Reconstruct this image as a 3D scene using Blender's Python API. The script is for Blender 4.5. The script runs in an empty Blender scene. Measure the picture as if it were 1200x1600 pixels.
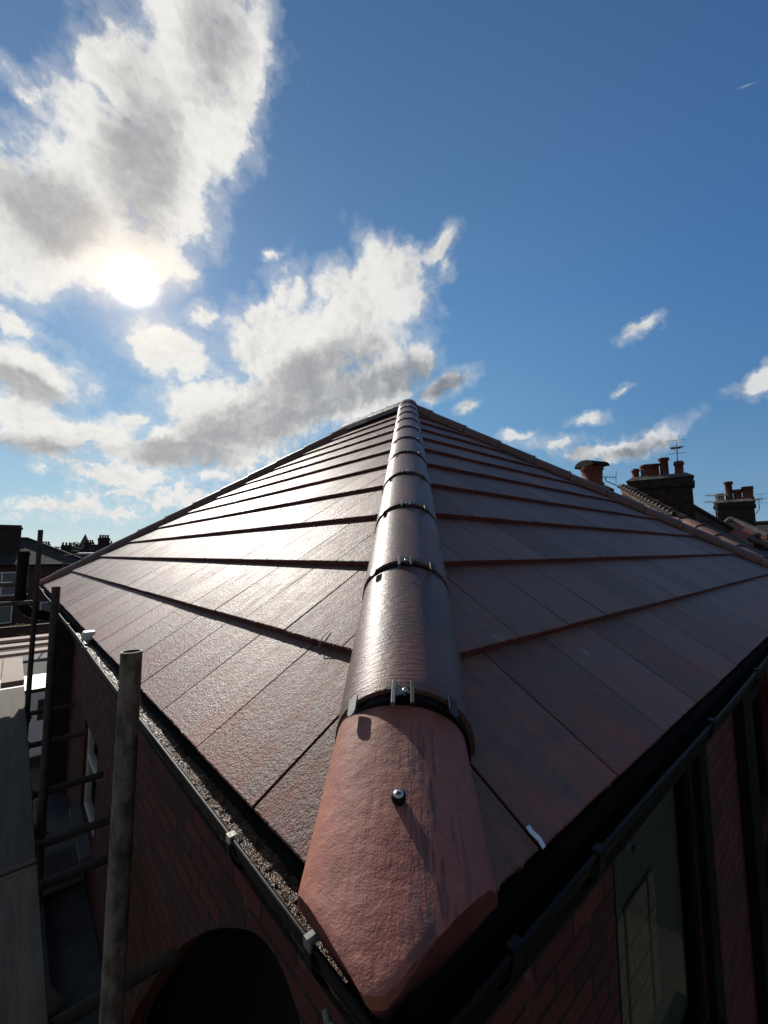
import bpy, bmesh, math, random
from mathutils import Vector, Matrix, Euler, noise
from mathutils.geometry import tessellate_polygon
random.seed(7)
R = math.radians
S = bpy.context.scene
C = S.collection

# ------------------------------------------------------------------ camera
FPX, YAW, PITCH, ROLL = 652.4, R(48.622), R(5.565), R(-0.326)
CAM = Vector((-0.3227, -0.3318, 0.4202))
FW = Vector((math.cos(PITCH)*math.cos(YAW), math.cos(PITCH)*math.sin(YAW), math.sin(PITCH)))
_r = FW.cross(Vector((0, 0, 1))).normalized(); _u = _r.cross(FW)
RT = _r*math.cos(ROLL) + _u*math.sin(ROLL)
UP = -_r*math.sin(ROLL) + _u*math.cos(ROLL)
cd = bpy.data.cameras.new("camera"); cam = bpy.data.objects.new("camera", cd); C.objects.link(cam)
cam.matrix_world = Matrix(((RT.x, UP.x, -FW.x, CAM.x), (RT.y, UP.y, -FW.y, CAM.y), (RT.z, UP.z, -FW.z, CAM.z), (0, 0, 0, 1)))
cd.sensor_fit = 'VERTICAL'; cd.sensor_height = 36; cd.sensor_width = 27
cd.lens = 36*FPX/1600; cd.clip_start = 0.01; cd.clip_end = 5000
S.camera = cam
S.render.resolution_x = 768; S.render.resolution_y = 1024

def look(px, py):                       # direction seen at a point of the photograph
    return (FW*FPX + RT*(px-600) - UP*(py-800)).normalized()
def azel(az, el, d):                    # bearing / elevation (degrees) / ground distance from the viewpoint
    return Vector((CAM.x + d*math.cos(R(az)), CAM.y + d*math.sin(R(az)), CAM.z + d*math.tan(R(el))))

# ------------------------------------------------------------------ sun, sky
SUN = look(208, 442)
SUN_EL = math.asin(SUN.z); SUN_AZ = math.atan2(SUN.y, SUN.x)
sl = bpy.data.lights.new("sun", 'SUN'); sl.energy = 4.6; sl.angle = R(0.5); sl.color = (1.0, 0.93, 0.84)
so = bpy.data.objects.new("sun", sl); C.objects.link(so)
so.rotation_euler = (-SUN).to_track_quat('-Z', 'Y').to_euler()
S.view_settings.view_transform = 'Standard'; S.view_settings.look = 'None'
S.view_settings.exposure = 0.0; S.view_settings.gamma = 1.0
S.view_settings.use_curve_mapping = False

W = bpy.data.worlds.new("World"); S.world = W; W.use_nodes = True
nt = W.node_tree; nt.nodes.clear()
def N(tree, typ, **kw):
    n = tree.nodes.new(typ)
    for k, v in kw.items(): setattr(n, k, v)
    return n
def plug(tree, sock, v):
    if hasattr(v, 'is_linked') or isinstance(v, bpy.types.NodeSocket): tree.links.new(v, sock)
    elif v is not None: sock.default_value = v
def M(tree, op, a=None, b=None, c=None, clamp=False):
    n = N(tree, 'ShaderNodeMath', operation=op, use_clamp=clamp)
    for i, v in enumerate((a, b, c)): plug(tree, n.inputs[i], v)
    return n.outputs[0]
def VM(tree, op, a=None, b=None, out=0, scale=None):
    n = N(tree, 'ShaderNodeVectorMath', operation=op)
    plug(tree, n.inputs[0], a); plug(tree, n.inputs[1], b)
    if scale is not None: n.inputs['Scale'].default_value = scale
    return n.outputs[out]
def MIX(tree, f, a, b, typ='RGBA', blend='MIX'):
    n = N(tree, 'ShaderNodeMix', data_type=typ)
    if typ == 'RGBA': n.blend_type = blend
    idx = {'RGBA': (6, 7, 2), 'FLOAT': (2, 3, 0)}[typ]
    plug(tree, n.inputs[0], f)
    for i, v in ((idx[0], a), (idx[1], b)):
        if isinstance(v, tuple) and len(v) == 3: v = (*v, 1)
        plug(tree, n.inputs[i], v)
    return n.outputs[idx[2]]
def SS(tree, x, lo, hi, a=0.0, b=1.0):   # smoothstep map
    n = N(tree, 'ShaderNodeMapRange', interpolation_type='SMOOTHSTEP')
    plug(tree, n.inputs[0], x); n.inputs[1].default_value = lo; n.inputs[2].default_value = hi
    n.inputs[3].default_value = a; n.inputs[4].default_value = b
    return n.outputs[0]
def NOI(tree, vec, scale, detail=4, rough=.55, dist=0.0, typ='FBM'):
    n = N(tree, 'ShaderNodeTexNoise', noise_type=typ)
    plug(tree, n.inputs['Vector'], vec); n.inputs['Scale'].default_value = scale
    n.inputs['Detail'].default_value = detail; n.inputs['Roughness'].default_value = rough
    n.inputs['Distortion'].default_value = dist
    return n

CLOUDS = [  # photo x, y, semi axes, tilt (deg, + anticlockwise), weight
 (318, 50, 135, 120, 65, 1), (270, 170, 150, 150, 60, 1), (150, 270, 200, 120, 50, 1), (255, 300, 120, 100, 60, 1),
 (60, 390, 170, 95, 20, 1), (200, 405, 115, 70, 20, 1), (-90, 300, 180, 170, 0, 1), (380, 90, 60, 110, -10, .9), (150, 90, 40, 70, -20, .7),
 (40, 160, 60, 26, -30, .55), (345, 250, 40, 70, -30, .8),
 (610, 440, 80, 70, 0, 1), (560, 500, 130, 95, 30, 1), (470, 560, 160, 110, 35, 1), (400, 640, 180, 90, 20, 1), (275, 560, 80, 55, -25, .9),
 (330, 700, 170, 55, 5, 1), (560, 610, 130, 60, 10, 1), (690, 605, 60, 22, 25, .85), (420, 480, 60, 30, 30, .6),
 (693, 383, 42, 22, 35, .85), (700, 420, 25, 18, 60, .5), (655, 570, 36, 44, 0, .7),
 (45, 585, 92, 62, -10, 1), (75, 675, 110, 48, 10, .95), (20, 640, 90, 30, 0, .8), (200, 700, 90, 50, -15, .75), (260, 715, 110, 42, 0, .95), (200, 745, 120, 26, 0, .8),
 (120, 795, 170, 26, 4, .8), (300, 780, 140, 26, 2, .85), (20, 505, 90, 18, -12, .5),
 (215, 655, 46, 18, 10, .7), (180, 770, 70, 14, 5, .75), (330, 745, 60, 16, -5, .75), (245, 765, 46, 10, 8, .7),
 (325, 495, 26, 16, 20, .62), (420, 398, 14, 9, 30, .5),
 (1003, 511, 33, 17, 15, .75), (733, 637, 20, 12, 5, .8), (918, 651, 34, 13, 12, .68), (978, 602, 16, 7, 12, .65),
 (990, 694, 78, 22, 14, .95), (925, 705, 46, 18, 5, .9), (1035, 685, 30, 18, 5, .9), (805, 685, 34, 9, 0, .7), (870, 692, 60, 12, 0, .5),
 (1190, 602, 44, 22, 20, .85), (1250, 560, 60, 20, 20, .6), (1195, 838, 40, 12, 20, .6),
]
DARKS = [(500, 605, 125, 52, 28, 1), (400, 665, 110, 34, 20, .7), (285, 712, 85, 24, 0, .9), (220, 250, 60, 110, 0, .75), (85, 330, 80, 62, 10, .8),
         (30, 600, 75, 24, -15, .8), (45, 700, 80, 20, 5, .6), (600, 600, 90, 26, 12, .7), (690, 606, 50, 14, 20, .7), (335, 60, 80, 40, 60, .35), (980, 704, 60, 10, 10, .5)]
def blob_field(tree, vec, lst):
    acc = None
    for (x, y, a, b, rot, w) in lst:
        c = look(x, y); k = FPX/(c.dot(FW))           # pixels per radian there (roughly)
        ang = R(rot)
        # tangent axes on the dome: level and upward, turned by the tilt
        t1 = c.cross(Vector((0, 0, 1))).normalized(); t2 = t1.cross(c).normalized()
        e1 = t1*math.cos(ang) + t2*math.sin(ang); e2 = -t1*math.sin(ang) + t2*math.cos(ang)
        mat = Matrix(((e1.x, e2.x, -c.x), (e1.y, e2.y, -c.y), (e1.z, e2.z, -c.z)))
        m = N(tree, 'ShaderNodeMapping', vector_type='TEXTURE')
        tree.links.new(vec, m.inputs[0])
        m.inputs['Location'].default_value = c
        m.inputs['Rotation'].default_value = mat.to_euler()
        m.inputs['Scale'].default_value = (a/k*c.dot(FW)**.3, b/k*c.dot(FW)**.3, .25)
        l = VM(tree, 'LENGTH', m.outputs[0], out=1)
        v = M(tree, 'MULTIPLY_ADD', l, -w, w)
        v = M(tree, 'MAXIMUM', v, -1.0)
        acc = v if acc is None else M(tree, 'SMOOTH_MAX', acc, v, .08)
    return acc
tc = N(nt, 'ShaderNodeTexCoord'); D = VM(nt, 'NORMALIZE', tc.outputs['Generated'])
# gentle warp of the directions so that outlines billow
wn = NOI(nt, D, 5.0, 4, .6)
warp = VM(nt, 'SCALE', VM(nt, 'SUBTRACT', wn.outputs['Color'], (.5, .5, .5)), scale=.055)
wn2 = NOI(nt, D, 18.0, 4, .6)
warp2 = VM(nt, 'SCALE', VM(nt, 'SUBTRACT', wn2.outputs['Color'], (.5, .5, .5)), scale=.03)
wn3 = NOI(nt, D, 55.0, 3, .6)
warp3 = VM(nt, 'SCALE', VM(nt, 'SUBTRACT', wn3.outputs['Color'], (.5, .5, .5)), scale=.022)
DW = VM(nt, 'ADD', VM(nt, 'ADD', VM(nt, 'ADD', D, warp), warp2), warp3)
field = blob_field(nt, DW, CLOUDS)
dark = blob_field(nt, DW, DARKS)
n1 = NOI(nt, VM(nt, 'ADD', D, warp), 13.0, 9, .62).outputs[0]
n2 = NOI(nt, DW, 30.0, 6, .6).outputs[0]
def VOR(vec, scale, det):
    v = N(nt, 'ShaderNodeTexVoronoi', feature='F1', normalize=True)
    nt.links.new(vec, v.inputs['Vector']); v.inputs['Scale'].default_value = scale; v.inputs['Detail'].default_value = det
    v.inputs['Roughness'].default_value = .5
    return v.outputs['Distance']
puff = VOR(DW, 11.0, 3)
dens = M(nt, 'ADD', field, M(nt, 'MULTIPLY_ADD', n1, .9, -.42))
dens = M(nt, 'ADD', dens, M(nt, 'MULTIPLY_ADD', puff, -1.5, .40))
dens = M(nt, 'ADD', dens, M(nt, 'MULTIPLY_ADD', n2, .5, -.25))
# unseen grey cloud added behind the viewpoint to neutralise light on shaded faces
rear = SS(nt, VM(nt, 'DOT_PRODUCT', D, tuple(FW), out=1), .30, -.05)
sepd = N(nt, 'ShaderNodeSeparateXYZ'); nt.links.new(D, sepd.inputs[0])
rb = M(nt, 'MULTIPLY', rear, M(nt, 'MULTIPLY_ADD', NOI(nt, D, 2.4, 6, .6).outputs[0], 5.0, -2.1))
dens = M(nt, 'MAXIMUM', dens, M(nt, 'MULTIPLY_ADD', M(nt, 'SUBTRACT', 1.0, rear), -9.0, rb))
lowm = SS(nt, sepd.outputs[2], .30, .08)
dens = M(nt, 'ADD', dens, M(nt, 'MULTIPLY', lowm, M(nt, 'MULTIPLY_ADD', n2, 2.0, -1.22)))
trail = blob_field(nt, D, [(1166, 134, 36, 4.5, -14, .9)])
dens = M(nt, 'MAXIMUM', dens, M(nt, 'MULTIPLY_ADD', trail, .9, -.68))
alpha = M(nt, 'MULTIPLY', SS(nt, dens, -.04, .44), .985)
thin = SS(nt, dens, -.30, .25, 0, .34)
alpha = M(nt, 'MAXIMUM', alpha, thin)
sky = N(nt, 'ShaderNodeTexSky', sky_type='NISHITA', sun_disc=False, sun_elevation=SUN_EL)
sky.sun_rotation = math.pi/2 - SUN_AZ
sky.air_density = 1.0; sky.dust_density = .45; sky.ozone_density = 2.2; sky.altitude = 50
hsv = N(nt, 'ShaderNodeHueSaturation'); hsv.inputs['Saturation'].default_value = 1.12; hsv.inputs['Value'].default_value = 1.0
nt.links.new(sky.outputs[0], hsv.inputs['Color'])
SKYK = 0.055
skyn = VM(nt, 'SCALE', hsv.outputs[0], scale=SKYK)
EZ = sepd.outputs[2]
cosa = cosb = VM(nt, 'DOT_PRODUCT', D, tuple(SUN), out=1)
rmp = N(nt, 'ShaderNodeValToRGB'); nt.links.new(EZ, rmp.inputs[0]); cr = rmp.color_ramp
cr.elements[0].position = 0.0; cr.elements[0].color = (.31, .50, .66, 1); cr.elements[1].position = 1.0; cr.elements[1].color = (.02, .075, .22, 1)
for p_, c_ in ((.10, (.20, .40, .62)), (.28, (.105, .285, .56)), (.50, (.068, .20, .47)), (.68, (.052, .150, .37))):
    e_ = cr.elements.new(p_); e_.color = (*c_, 1)
skym = VM(nt, 'MULTIPLY', rmp.outputs[0], MIX(nt, SS(nt, cosb, .25, 1.0), (.82, .84, .88), (1.9, 1.55, 1.25)))
skyc = MIX(nt, .80, skyn, skym)
# cloud colour: white rims, grey bellies, brighter towards the sun
near = SS(nt, cosa, .72, 1.0)
# relief: a puff is bright on its sun side, where the density drops towards the sun
tos = VM(nt, 'SCALE', VM(nt, 'SUBTRACT', tuple(SUN), D), scale=.045)
DS = VM(nt, 'ADD', VM(nt, 'ADD', D, warp), tos)
n1s = NOI(nt, DS, 13.0, 6, .62).outputs[0]
n2b = n2
n2s = NOI(nt, VM(nt, 'ADD', DW, VM(nt, 'SCALE', tos, scale=.5)), 30.0, 6, .6).outputs[0]
puffs = VOR(VM(nt, 'ADD', DW, VM(nt, 'SCALE', tos, scale=.55)), 11.0, 3)
relief = M(nt, 'ADD', M(nt, 'MULTIPLY', M(nt, 'SUBTRACT', n1, n1s), 1.2), M(nt, 'ADD', M(nt, 'MULTIPLY', M(nt, 'SUBTRACT', puffs, puff), 2.6), M(nt, 'MULTIPLY', M(nt, 'SUBTRACT', n2b, n2s), .35)))
thick = SS(nt, dens, .12, 1.0)
belly = M(nt, 'ADD', M(nt, 'MULTIPLY', SS(nt, dark, -.35, .40), .85), M(nt, 'MULTIPLY', thick, .16))
belly = M(nt, 'ADD', belly, M(nt, 'MULTIPLY_ADD', NOI(nt, DW, 9.0, 6, .6).outputs[0], 1.0, -.46))
belly = M(nt, 'SUBTRACT', belly, relief)
belly = M(nt, 'ADD', M(nt, 'MULTIPLY', SS(nt, belly, -.15, 1.1), .78), M(nt, 'MULTIPLY', SS(nt, belly, .5, 2.2), .5))
belly = M(nt, 'ADD', belly, M(nt, 'MULTIPLY_ADD', n2b, .24, -.12), clamp=True)
white = MIX(nt, near, (.72, .735, .74), (.90, .88, .84))
grey = MIX(nt, near, (.175, .205, .245), (.38, .385, .40))
ccol = MIX(nt, rear, MIX(nt, belly, white, grey), (.185, .175, .16))
full = MIX(nt, alpha, skyc, ccol)
# sun behind thin cloud: bright core and warm aureole
core = M(nt, 'MULTIPLY', M(nt, 'POWER', M(nt, 'MAXIMUM', cosa, 0.0), 4200.0), M(nt, 'MULTIPLY_ADD', n2, .9, .55))
aur = M(nt, 'POWER', M(nt, 'MAXIMUM', cosa, 0.0), 330.0)
aur2 = M(nt, 'POWER', M(nt, 'MAXIMUM', cosa, 0.0), 18.0)
glow = VM(nt, 'ADD', VM(nt, 'ADD', MIX(nt, core, (0, 0, 0), (9, 8.6, 7.8)), MIX(nt, aur, (0, 0, 0), (.42, .29, .15))), MIX(nt, aur2, (0, 0, 0), (.03, .027, .02)))
full = VM(nt, 'ADD', full, glow)
bg = N(nt, 'ShaderNodeBackground'); nt.links.new(full, bg.inputs[0]); bg.inputs[1].default_value = 1.0
wo = N(nt, 'ShaderNodeOutputWorld'); nt.links.new(bg.outputs[0], wo.inputs[0])
W.cycles.sampling_method = 'MANUAL'; W.cycles.sample_map_resolution = 1024

# ------------------------------------------------------------------ materials
def mat(name, col, rough=.8, metal=0.0, spec=.5):
    m = bpy.data.materials.new(name); m.use_nodes = True
    t = m.node_tree; b = t.nodes['Principled BSDF']
    b.inputs['Base Color'].default_value = (*col, 1); b.inputs['Roughness'].default_value = rough
    b.inputs['Metallic'].default_value = metal; b.inputs['Specular IOR Level'].default_value = spec
    return m, t, b
def bump(t, b, h, dist, strength=1.0):
    n = N(t, 'ShaderNodeBump'); n.inputs['Strength'].default_value = strength; n.inputs['Distance'].default_value = dist
    t.links.new(h, n.inputs['Height']); t.links.new(n.outputs[0], b.inputs['Normal'])
def noisy(name, c1, c2, scale, rough=.8, metal=0.0, bscale=80, bdist=.001, stretch=(1, 1, 1), spec=.5, detail=5):
    m, t, b = mat(name, c1, rough, metal, spec)
    co = N(t, 'ShaderNodeTexCoord'); mp = N(t, 'ShaderNodeMapping'); mp.inputs['Scale'].default_value = stretch
    t.links.new(co.outputs['Object'], mp.inputs[0])
    n = NOI(t, mp.outputs[0], scale, detail, .6)
    f = SS(t, n.outputs[0], .35, .65)
    t.links.new(MIX(t, f, c1, c2), b.inputs['Base Color'])
    n2_ = NOI(t, mp.outputs[0], bscale, 3, .6)
    bump(t, b, n2_.outputs[0], bdist)
    return m
def roof_tile_mat(name, body, warm, pink_amt, rough, bstr, patch):
    m, t, b = mat(name, body, rough)
    uv = N(t, 'ShaderNodeTexCoord').outputs['UV']
    geo = N(t, 'ShaderNodeNewGeometry')
    rnd = geo.outputs['Random Per Island']
    st = N(t, 'ShaderNodeMapping'); st.inputs['Scale'].default_value = (1, .16, 1); t.links.new(uv, st.inputs[0])
    streak = NOI(t, st.outputs[0], 26, 5, .6).outputs[0]
    big = NOI(t, uv, 2.6, 4, .6).outputs[0]
    mid = NOI(t, uv, 22, 5, .65).outputs[0]
    fine = NOI(t, uv, 420, 3, .6).outputs[0]
    grit = N(t, 'ShaderNodeTexVoronoi'); grit.inputs['Scale'].default_value = 380; t.links.new(uv, grit.inputs['Vector'])
    f = M(t, 'ADD', M(t, 'MULTIPLY', streak, .55), M(t, 'MULTIPLY', mid, .45))
    base = MIX(t, SS(t, f, .34, .66), tuple(c*.72 for c in body), tuple(c*1.3 for c in body))
    # older pink colour showing through, strongest near the eaves
    sep = N(t, 'ShaderNodeSeparateXYZ'); t.links.new(uv, sep.inputs[0])
    low = SS(t, sep.outputs[1], 0.0, .5, .17, -.02)
    pk = SS(t, M(t, 'ADD', M(t, 'MULTIPLY_ADD', streak, .5, M(t, 'MULTIPLY', big, .6)), M(t, 'ADD', low, pink_amt)), .62, .86)
    base = MIX(t, M(t, 'MULTIPLY', pk, .75), base, warm)
    base = MIX(t, 1.0, base, MIX(t, rnd, (.86, .87, .89), (1.13, 1.10, 1.08)), blend='MULTIPLY')
    spk = SS(t, fine, .60, .72)
    base = MIX(t, M(t, 'MULTIPLY', spk, .22), base, (.30, .26, .24))
    drk = SS(t, NOI(t, uv, 130, 2, .5).outputs[0], .70, .78)
    base = MIX(t, M(t, 'MULTIPLY', drk, .6), base, (.03, .025, .022))
    # a few pale dried splashes
    vor = N(t, 'ShaderNodeTexVoronoi'); vor.inputs['Scale'].default_value = 3.1; vor.inputs['Randomness'].default_value = 1
    t.links.new(uv, vor.inputs['Vector'])
    sp = M(t, 'MULTIPLY', SS(t, vor.outputs['Distance'], .075, .03), SS(t, mid, .40, .55))
    base = MIX(t, M(t, 'MULTIPLY', sp, patch), base, (.34, .30, .27))
    t.links.new(base, b.inputs['Base Color'])
    t.links.new(MIX(t, SS(t, M(t, 'ADD', M(t, 'MULTIPLY', streak, .6), M(t, 'MULTIPLY', mid, .4)), .3, .7), rough-.08, rough+.12, 'FLOAT'), b.inputs['Roughness'])
    t.links.new(M(t, 'MULTIPLY_ADD', rnd, .18, .19), b.inputs['Specular IOR Level'])
    h = M(t, 'ADD', M(t, 'MULTIPLY', fine, .7), M(t, 'MULTIPLY', mid, .9))
    h = M(t, 'ADD', h, M(t, 'MULTIPLY', NOI(t, uv, 170, 3, .65).outputs[0], 1.5))
    h = M(t, 'ADD', h, M(t, 'MULTIPLY', NOI(t, uv, 80, 3, .6).outputs[0], 2.2))
    h = M(t, 'ADD', h, M(t, 'MULTIPLY', grit.outputs['Distance'], .45))
    h = M(t, 'ADD', h, M(t, 'MULTIPLY', streak, .8))
    bump(t, b, h, .0015*bstr)
    return m
TILE = roof_tile_mat('roof_tile_concrete', (.150, .087, .070), (.27, .082, .060), .01, .47, 1.0, .5)
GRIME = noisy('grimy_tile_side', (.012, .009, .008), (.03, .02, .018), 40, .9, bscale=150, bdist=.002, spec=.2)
RISER = noisy('raw_red_tile_edge', (.11, .026, .021), (.17, .045, .035), 40, .85, bscale=150, bdist=.002)

def hip_mat(name, body, warm, rough, salmon=False):
    m, t, b = mat(name, body, rough)
    co = N(t, 'ShaderNodeTexCoord').outputs['Object']         # x across, y along, z up
    oi = N(t, 'ShaderNodeObjectInfo')
    off = VM(t, 'ADD', co, VM(t, 'SCALE', N(t, 'ShaderNodeCombineXYZ').outputs[0], scale=1.0))
    cmb = N(t, 'ShaderNodeCombineXYZ'); t.links.new(oi.outputs['Random'], cmb.inputs[0]); t.links.new(oi.outputs['Random'], cmb.inputs[1])
    off = VM(t, 'ADD', co, VM(t, 'SCALE', cmb.outputs[0], scale=9.0))
    alongm = N(t, 'ShaderNodeMapping'); alongm.inputs['Scale'].default_value = (1, .10, 1); t.links.new(off, alongm.inputs[0])
    crossm = N(t, 'ShaderNodeMapping'); crossm.inputs['Scale'].default_value = (.22, 1, .22); t.links.new(off, crossm.inputs[0])
    along = NOI(t, alongm.outputs[0], 45, 5, .62).outputs[0]
    along2 = NOI(t, alongm.outputs[0], 190, 3, .6).outputs[0]
    cross = NOI(t, crossm.outputs[0], 170, 4, .6).outputs[0]
    big = NOI(t, off, 7, 4, .6).outputs[0]
    fine = NOI(t, off, 380, 3, .6).outputs[0]
    pits = NOI(t, off, 60, 4, .6).outputs[0]
    c = MIX(t, SS(t, M(t, 'ADD', M(t, 'MULTIPLY', along, .5), M(t, 'MULTIPLY', big, .5)), .35, .65), tuple(x*.75 for x in body), tuple(x*1.25 for x in body))
    if salmon:
        sx = N(t, 'ShaderNodeSeparateXYZ'); t.links.new(co, sx.inputs[0])
        # grey-buff film over the upper half and crest, orange flank, black drips
        film = M(t, 'MULTIPLY', SS(t, M(t, 'ADD', sx.outputs[1], M(t, 'MULTIPLY', M(t, 'SUBTRACT', big, .5), .3)), .02, .30), SS(t, M(t, 'ADD', big, M(t, 'MULTIPLY', along, .3)), .45, .8, .1, .9))
        c = MIX(t, M(t, 'MULTIPLY', film, .8), c, (.27, .165, .125))
        flank = SS(t, M(t, 'ADD', sx.outputs[0], M(t, 'MULTIPLY', M(t, 'SUBTRACT', big, .5), .06)), -.07, -.11)
        c = MIX(t, M(t, 'MULTIPLY', flank, .8), c, (.38, .155, .095))
        plum_shade = SS(t, M(t, 'ADD', sx.outputs[0], M(t, 'MULTIPLY', M(t, 'SUBTRACT', along, .5), .10)), .0, .07)  # right flank turned plum; its shade is put into the colour
        c = MIX(t, M(t, 'MULTIPLY', plum_shade, .55), c, (.24, .085, .08))
        side = SS(t, sx.outputs[0], -.035, .03, 0, 1)
        side = M(t, 'MULTIPLY', side, SS(t, sx.outputs[0], .115, .05, 0, 1))
        dr = SS(t, M(t, 'ADD', M(t, 'MULTIPLY', along2, .55), M(t, 'MULTIPLY', along, .45)), .505, .56)
        dr = M(t, 'MULTIPLY', M(t, 'MULTIPLY', dr, side), SS(t, M(t, 'ADD', big, M(t, 'MULTIPLY', along, .25)), .52, .66))
        c = MIX(t, M(t, 'MULTIPLY', dr, .72), c, (.055, .045, .048))
        warm_patch = SS(t, M(t, 'ADD', M(t, 'MULTIPLY', pits, .6), M(t, 'MULTIPLY', big, .4)), .56, .66)  # random warm patches from pit and tone noise
        c = MIX(t, M(t, 'MULTIPLY', warm_patch, .5), c, warm)
    else:
        c = MIX(t, SS(t, M(t, 'ADD', big, M(t, 'MULTIPLY', cross, .3)), .66, .82, 0, .6), c, warm)
    c = MIX(t, 1.0, c, MIX(t, oi.outputs['Random'], (.86, .86, .88), (1.12, 1.10, 1.08)), blend='MULTIPLY')
    dk = SS(t, NOI(t, off, 120, 2, .5).outputs[0], .72, .78)
    c = MIX(t, M(t, 'MULTIPLY', dk, .6), c, (.03, .025, .025))
    t.links.new(c, b.inputs['Base Color'])
    if salmon:
        und = M(t, 'MULTIPLY', NOI(t, off, 13, 3, .6).outputs[0], 4.0)
        h = M(t, 'ADD', M(t, 'ADD', M(t, 'MULTIPLY', pits, .75), und), M(t, 'ADD', M(t, 'MULTIPLY', fine, .55), M(t, 'MULTIPLY', along2, .38)))
        bump(t, b, h, .0013)
    else:
        h = M(t, 'ADD', M(t, 'MULTIPLY', cross, 1.5), M(t, 'MULTIPLY', fine, .45)); h = M(t, 'ADD', h, M(t, 'MULTIPLY', pits, .7))
        bump(t, b, h, .0012)
    return m
HIP = hip_mat('hip_tile_concrete', (.115, .066, .057), (.18, .068, .058), .45)
HIPS = hip_mat('salmon_hip_tile_concrete', (.32, .108, .082), (.39, .19, .145), .66, True)
RIDGE_OLD = noisy('weathered_pale_ridge', (.30, .24, .21), (.42, .36, .33), 20, .6, bscale=90)
BLACKP = noisy('black_plastic', (.005, .005, .005), (.010, .010, .010), 9, .5, spec=.13, bscale=60, bdist=.0006)
FELT = noisy('black_roofing_felt', (.005, .0055, .0055), (.012, .013, .0125), 14, .9, spec=.12, bscale=140, bdist=.0008)
GALV = noisy('galvanised_clip', (.13, .145, .135), (.20, .215, .20), 60, .5, .25, bscale=200, bdist=.0003)
DGALV = noisy('shaded_clip_metal', (.014, .016, .015), (.025, .028, .026), 60, .6, .0, bscale=200, bdist=.0003)  # dark copy of the clip metal, shade painted into its base colour
STEEL = noisy('screw_steel', (.62, .62, .60), (.72, .72, .70), 60, .3, .9, bscale=200, bdist=.0002)
ALU = noisy('bare_aluminium', (.70, .74, .80), (.80, .84, .90), 40, .45, .3, bscale=100, bdist=.0005)
WHITE = noisy('white_plastic', (.66, .67, .66), (.78, .78, .76), 8, .45, bscale=50, bdist=.0005)
SCAF = noisy('weathered_scaffold_tube', (.050, .046, .038), (.13, .12, .10), 16, .75, .1, bscale=70, bdist=.0012, stretch=(1, 1, .35))
SCAF2 = noisy('splashed_scaffold_tube', (.060, .052, .042), (.19, .18, .16), 38, .7, .1, bscale=120, bdist=.0015, stretch=(1, 1, .5), detail=9)
SCAFD = noisy('dull_scaffold_tube', (.035, .032, .028), (.065, .06, .052), 12, .7, .15, bscale=60, bdist=.001)
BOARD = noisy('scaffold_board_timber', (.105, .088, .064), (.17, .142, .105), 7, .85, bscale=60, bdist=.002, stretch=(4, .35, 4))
DBOARD = noisy('shade_dark_board_timber', (.060, .050, .036), (.10, .085, .062), 7, .85, bscale=60, bdist=.002, stretch=(4, .35, 4))  # shade over the far walkway boards put into a darker timber tone
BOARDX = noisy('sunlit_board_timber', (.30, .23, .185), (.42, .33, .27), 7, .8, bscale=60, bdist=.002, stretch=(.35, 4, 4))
LEAD = noisy('lead_grey_sheet', (.075, .085, .10), (.12, .13, .15), 5, .6, bscale=20, bdist=.003)
DARKT = noisy('dark_painted_timber', (.006, .006, .006), (.012, .011, .011), 8, .7, spec=.1, bscale=80, bdist=.0005)
SOOT = noisy('sooty_brick', (.018, .013, .011), (.045, .028, .022), 9, .9, bscale=30, bdist=.006)
TERRA = noisy('terracotta_pot', (.085, .020, .014), (.14, .036, .024), 9, .7, bscale=30, bdist=.003)
ORIDGE = noisy('orange_ridge_tile', (.12, .052, .036), (.19, .095, .065), 5, .75, bscale=30, bdist=.005)
SLATE = None
ASPH = noisy('asphalt', (.045, .045, .046), (.065, .064, .062), 3, .9, bscale=60, bdist=.004)
GROUND = noisy('ground_mix', (.045, .05, .03), (.10, .085, .06), .25, .95, bscale=3, bdist=.03)
STONE = noisy('spire_stone', (.07, .07, .068), (.13, .12, .11), .6, .9, bscale=2, bdist=.05)
LEAF = noisy('leaf_green', (.03, .06, .015), (.07, .11, .03), 3, .7, bscale=8, bdist=.01)
LEAFY = noisy('leaf_yellow', (.30, .24, .03), (.42, .36, .05), 3, .7, bscale=8, bdist=.01)
BARK = noisy('bark', (.05, .04, .03), (.09, .07, .05), 6, .9, bscale=20, bdist=.01)

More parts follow.
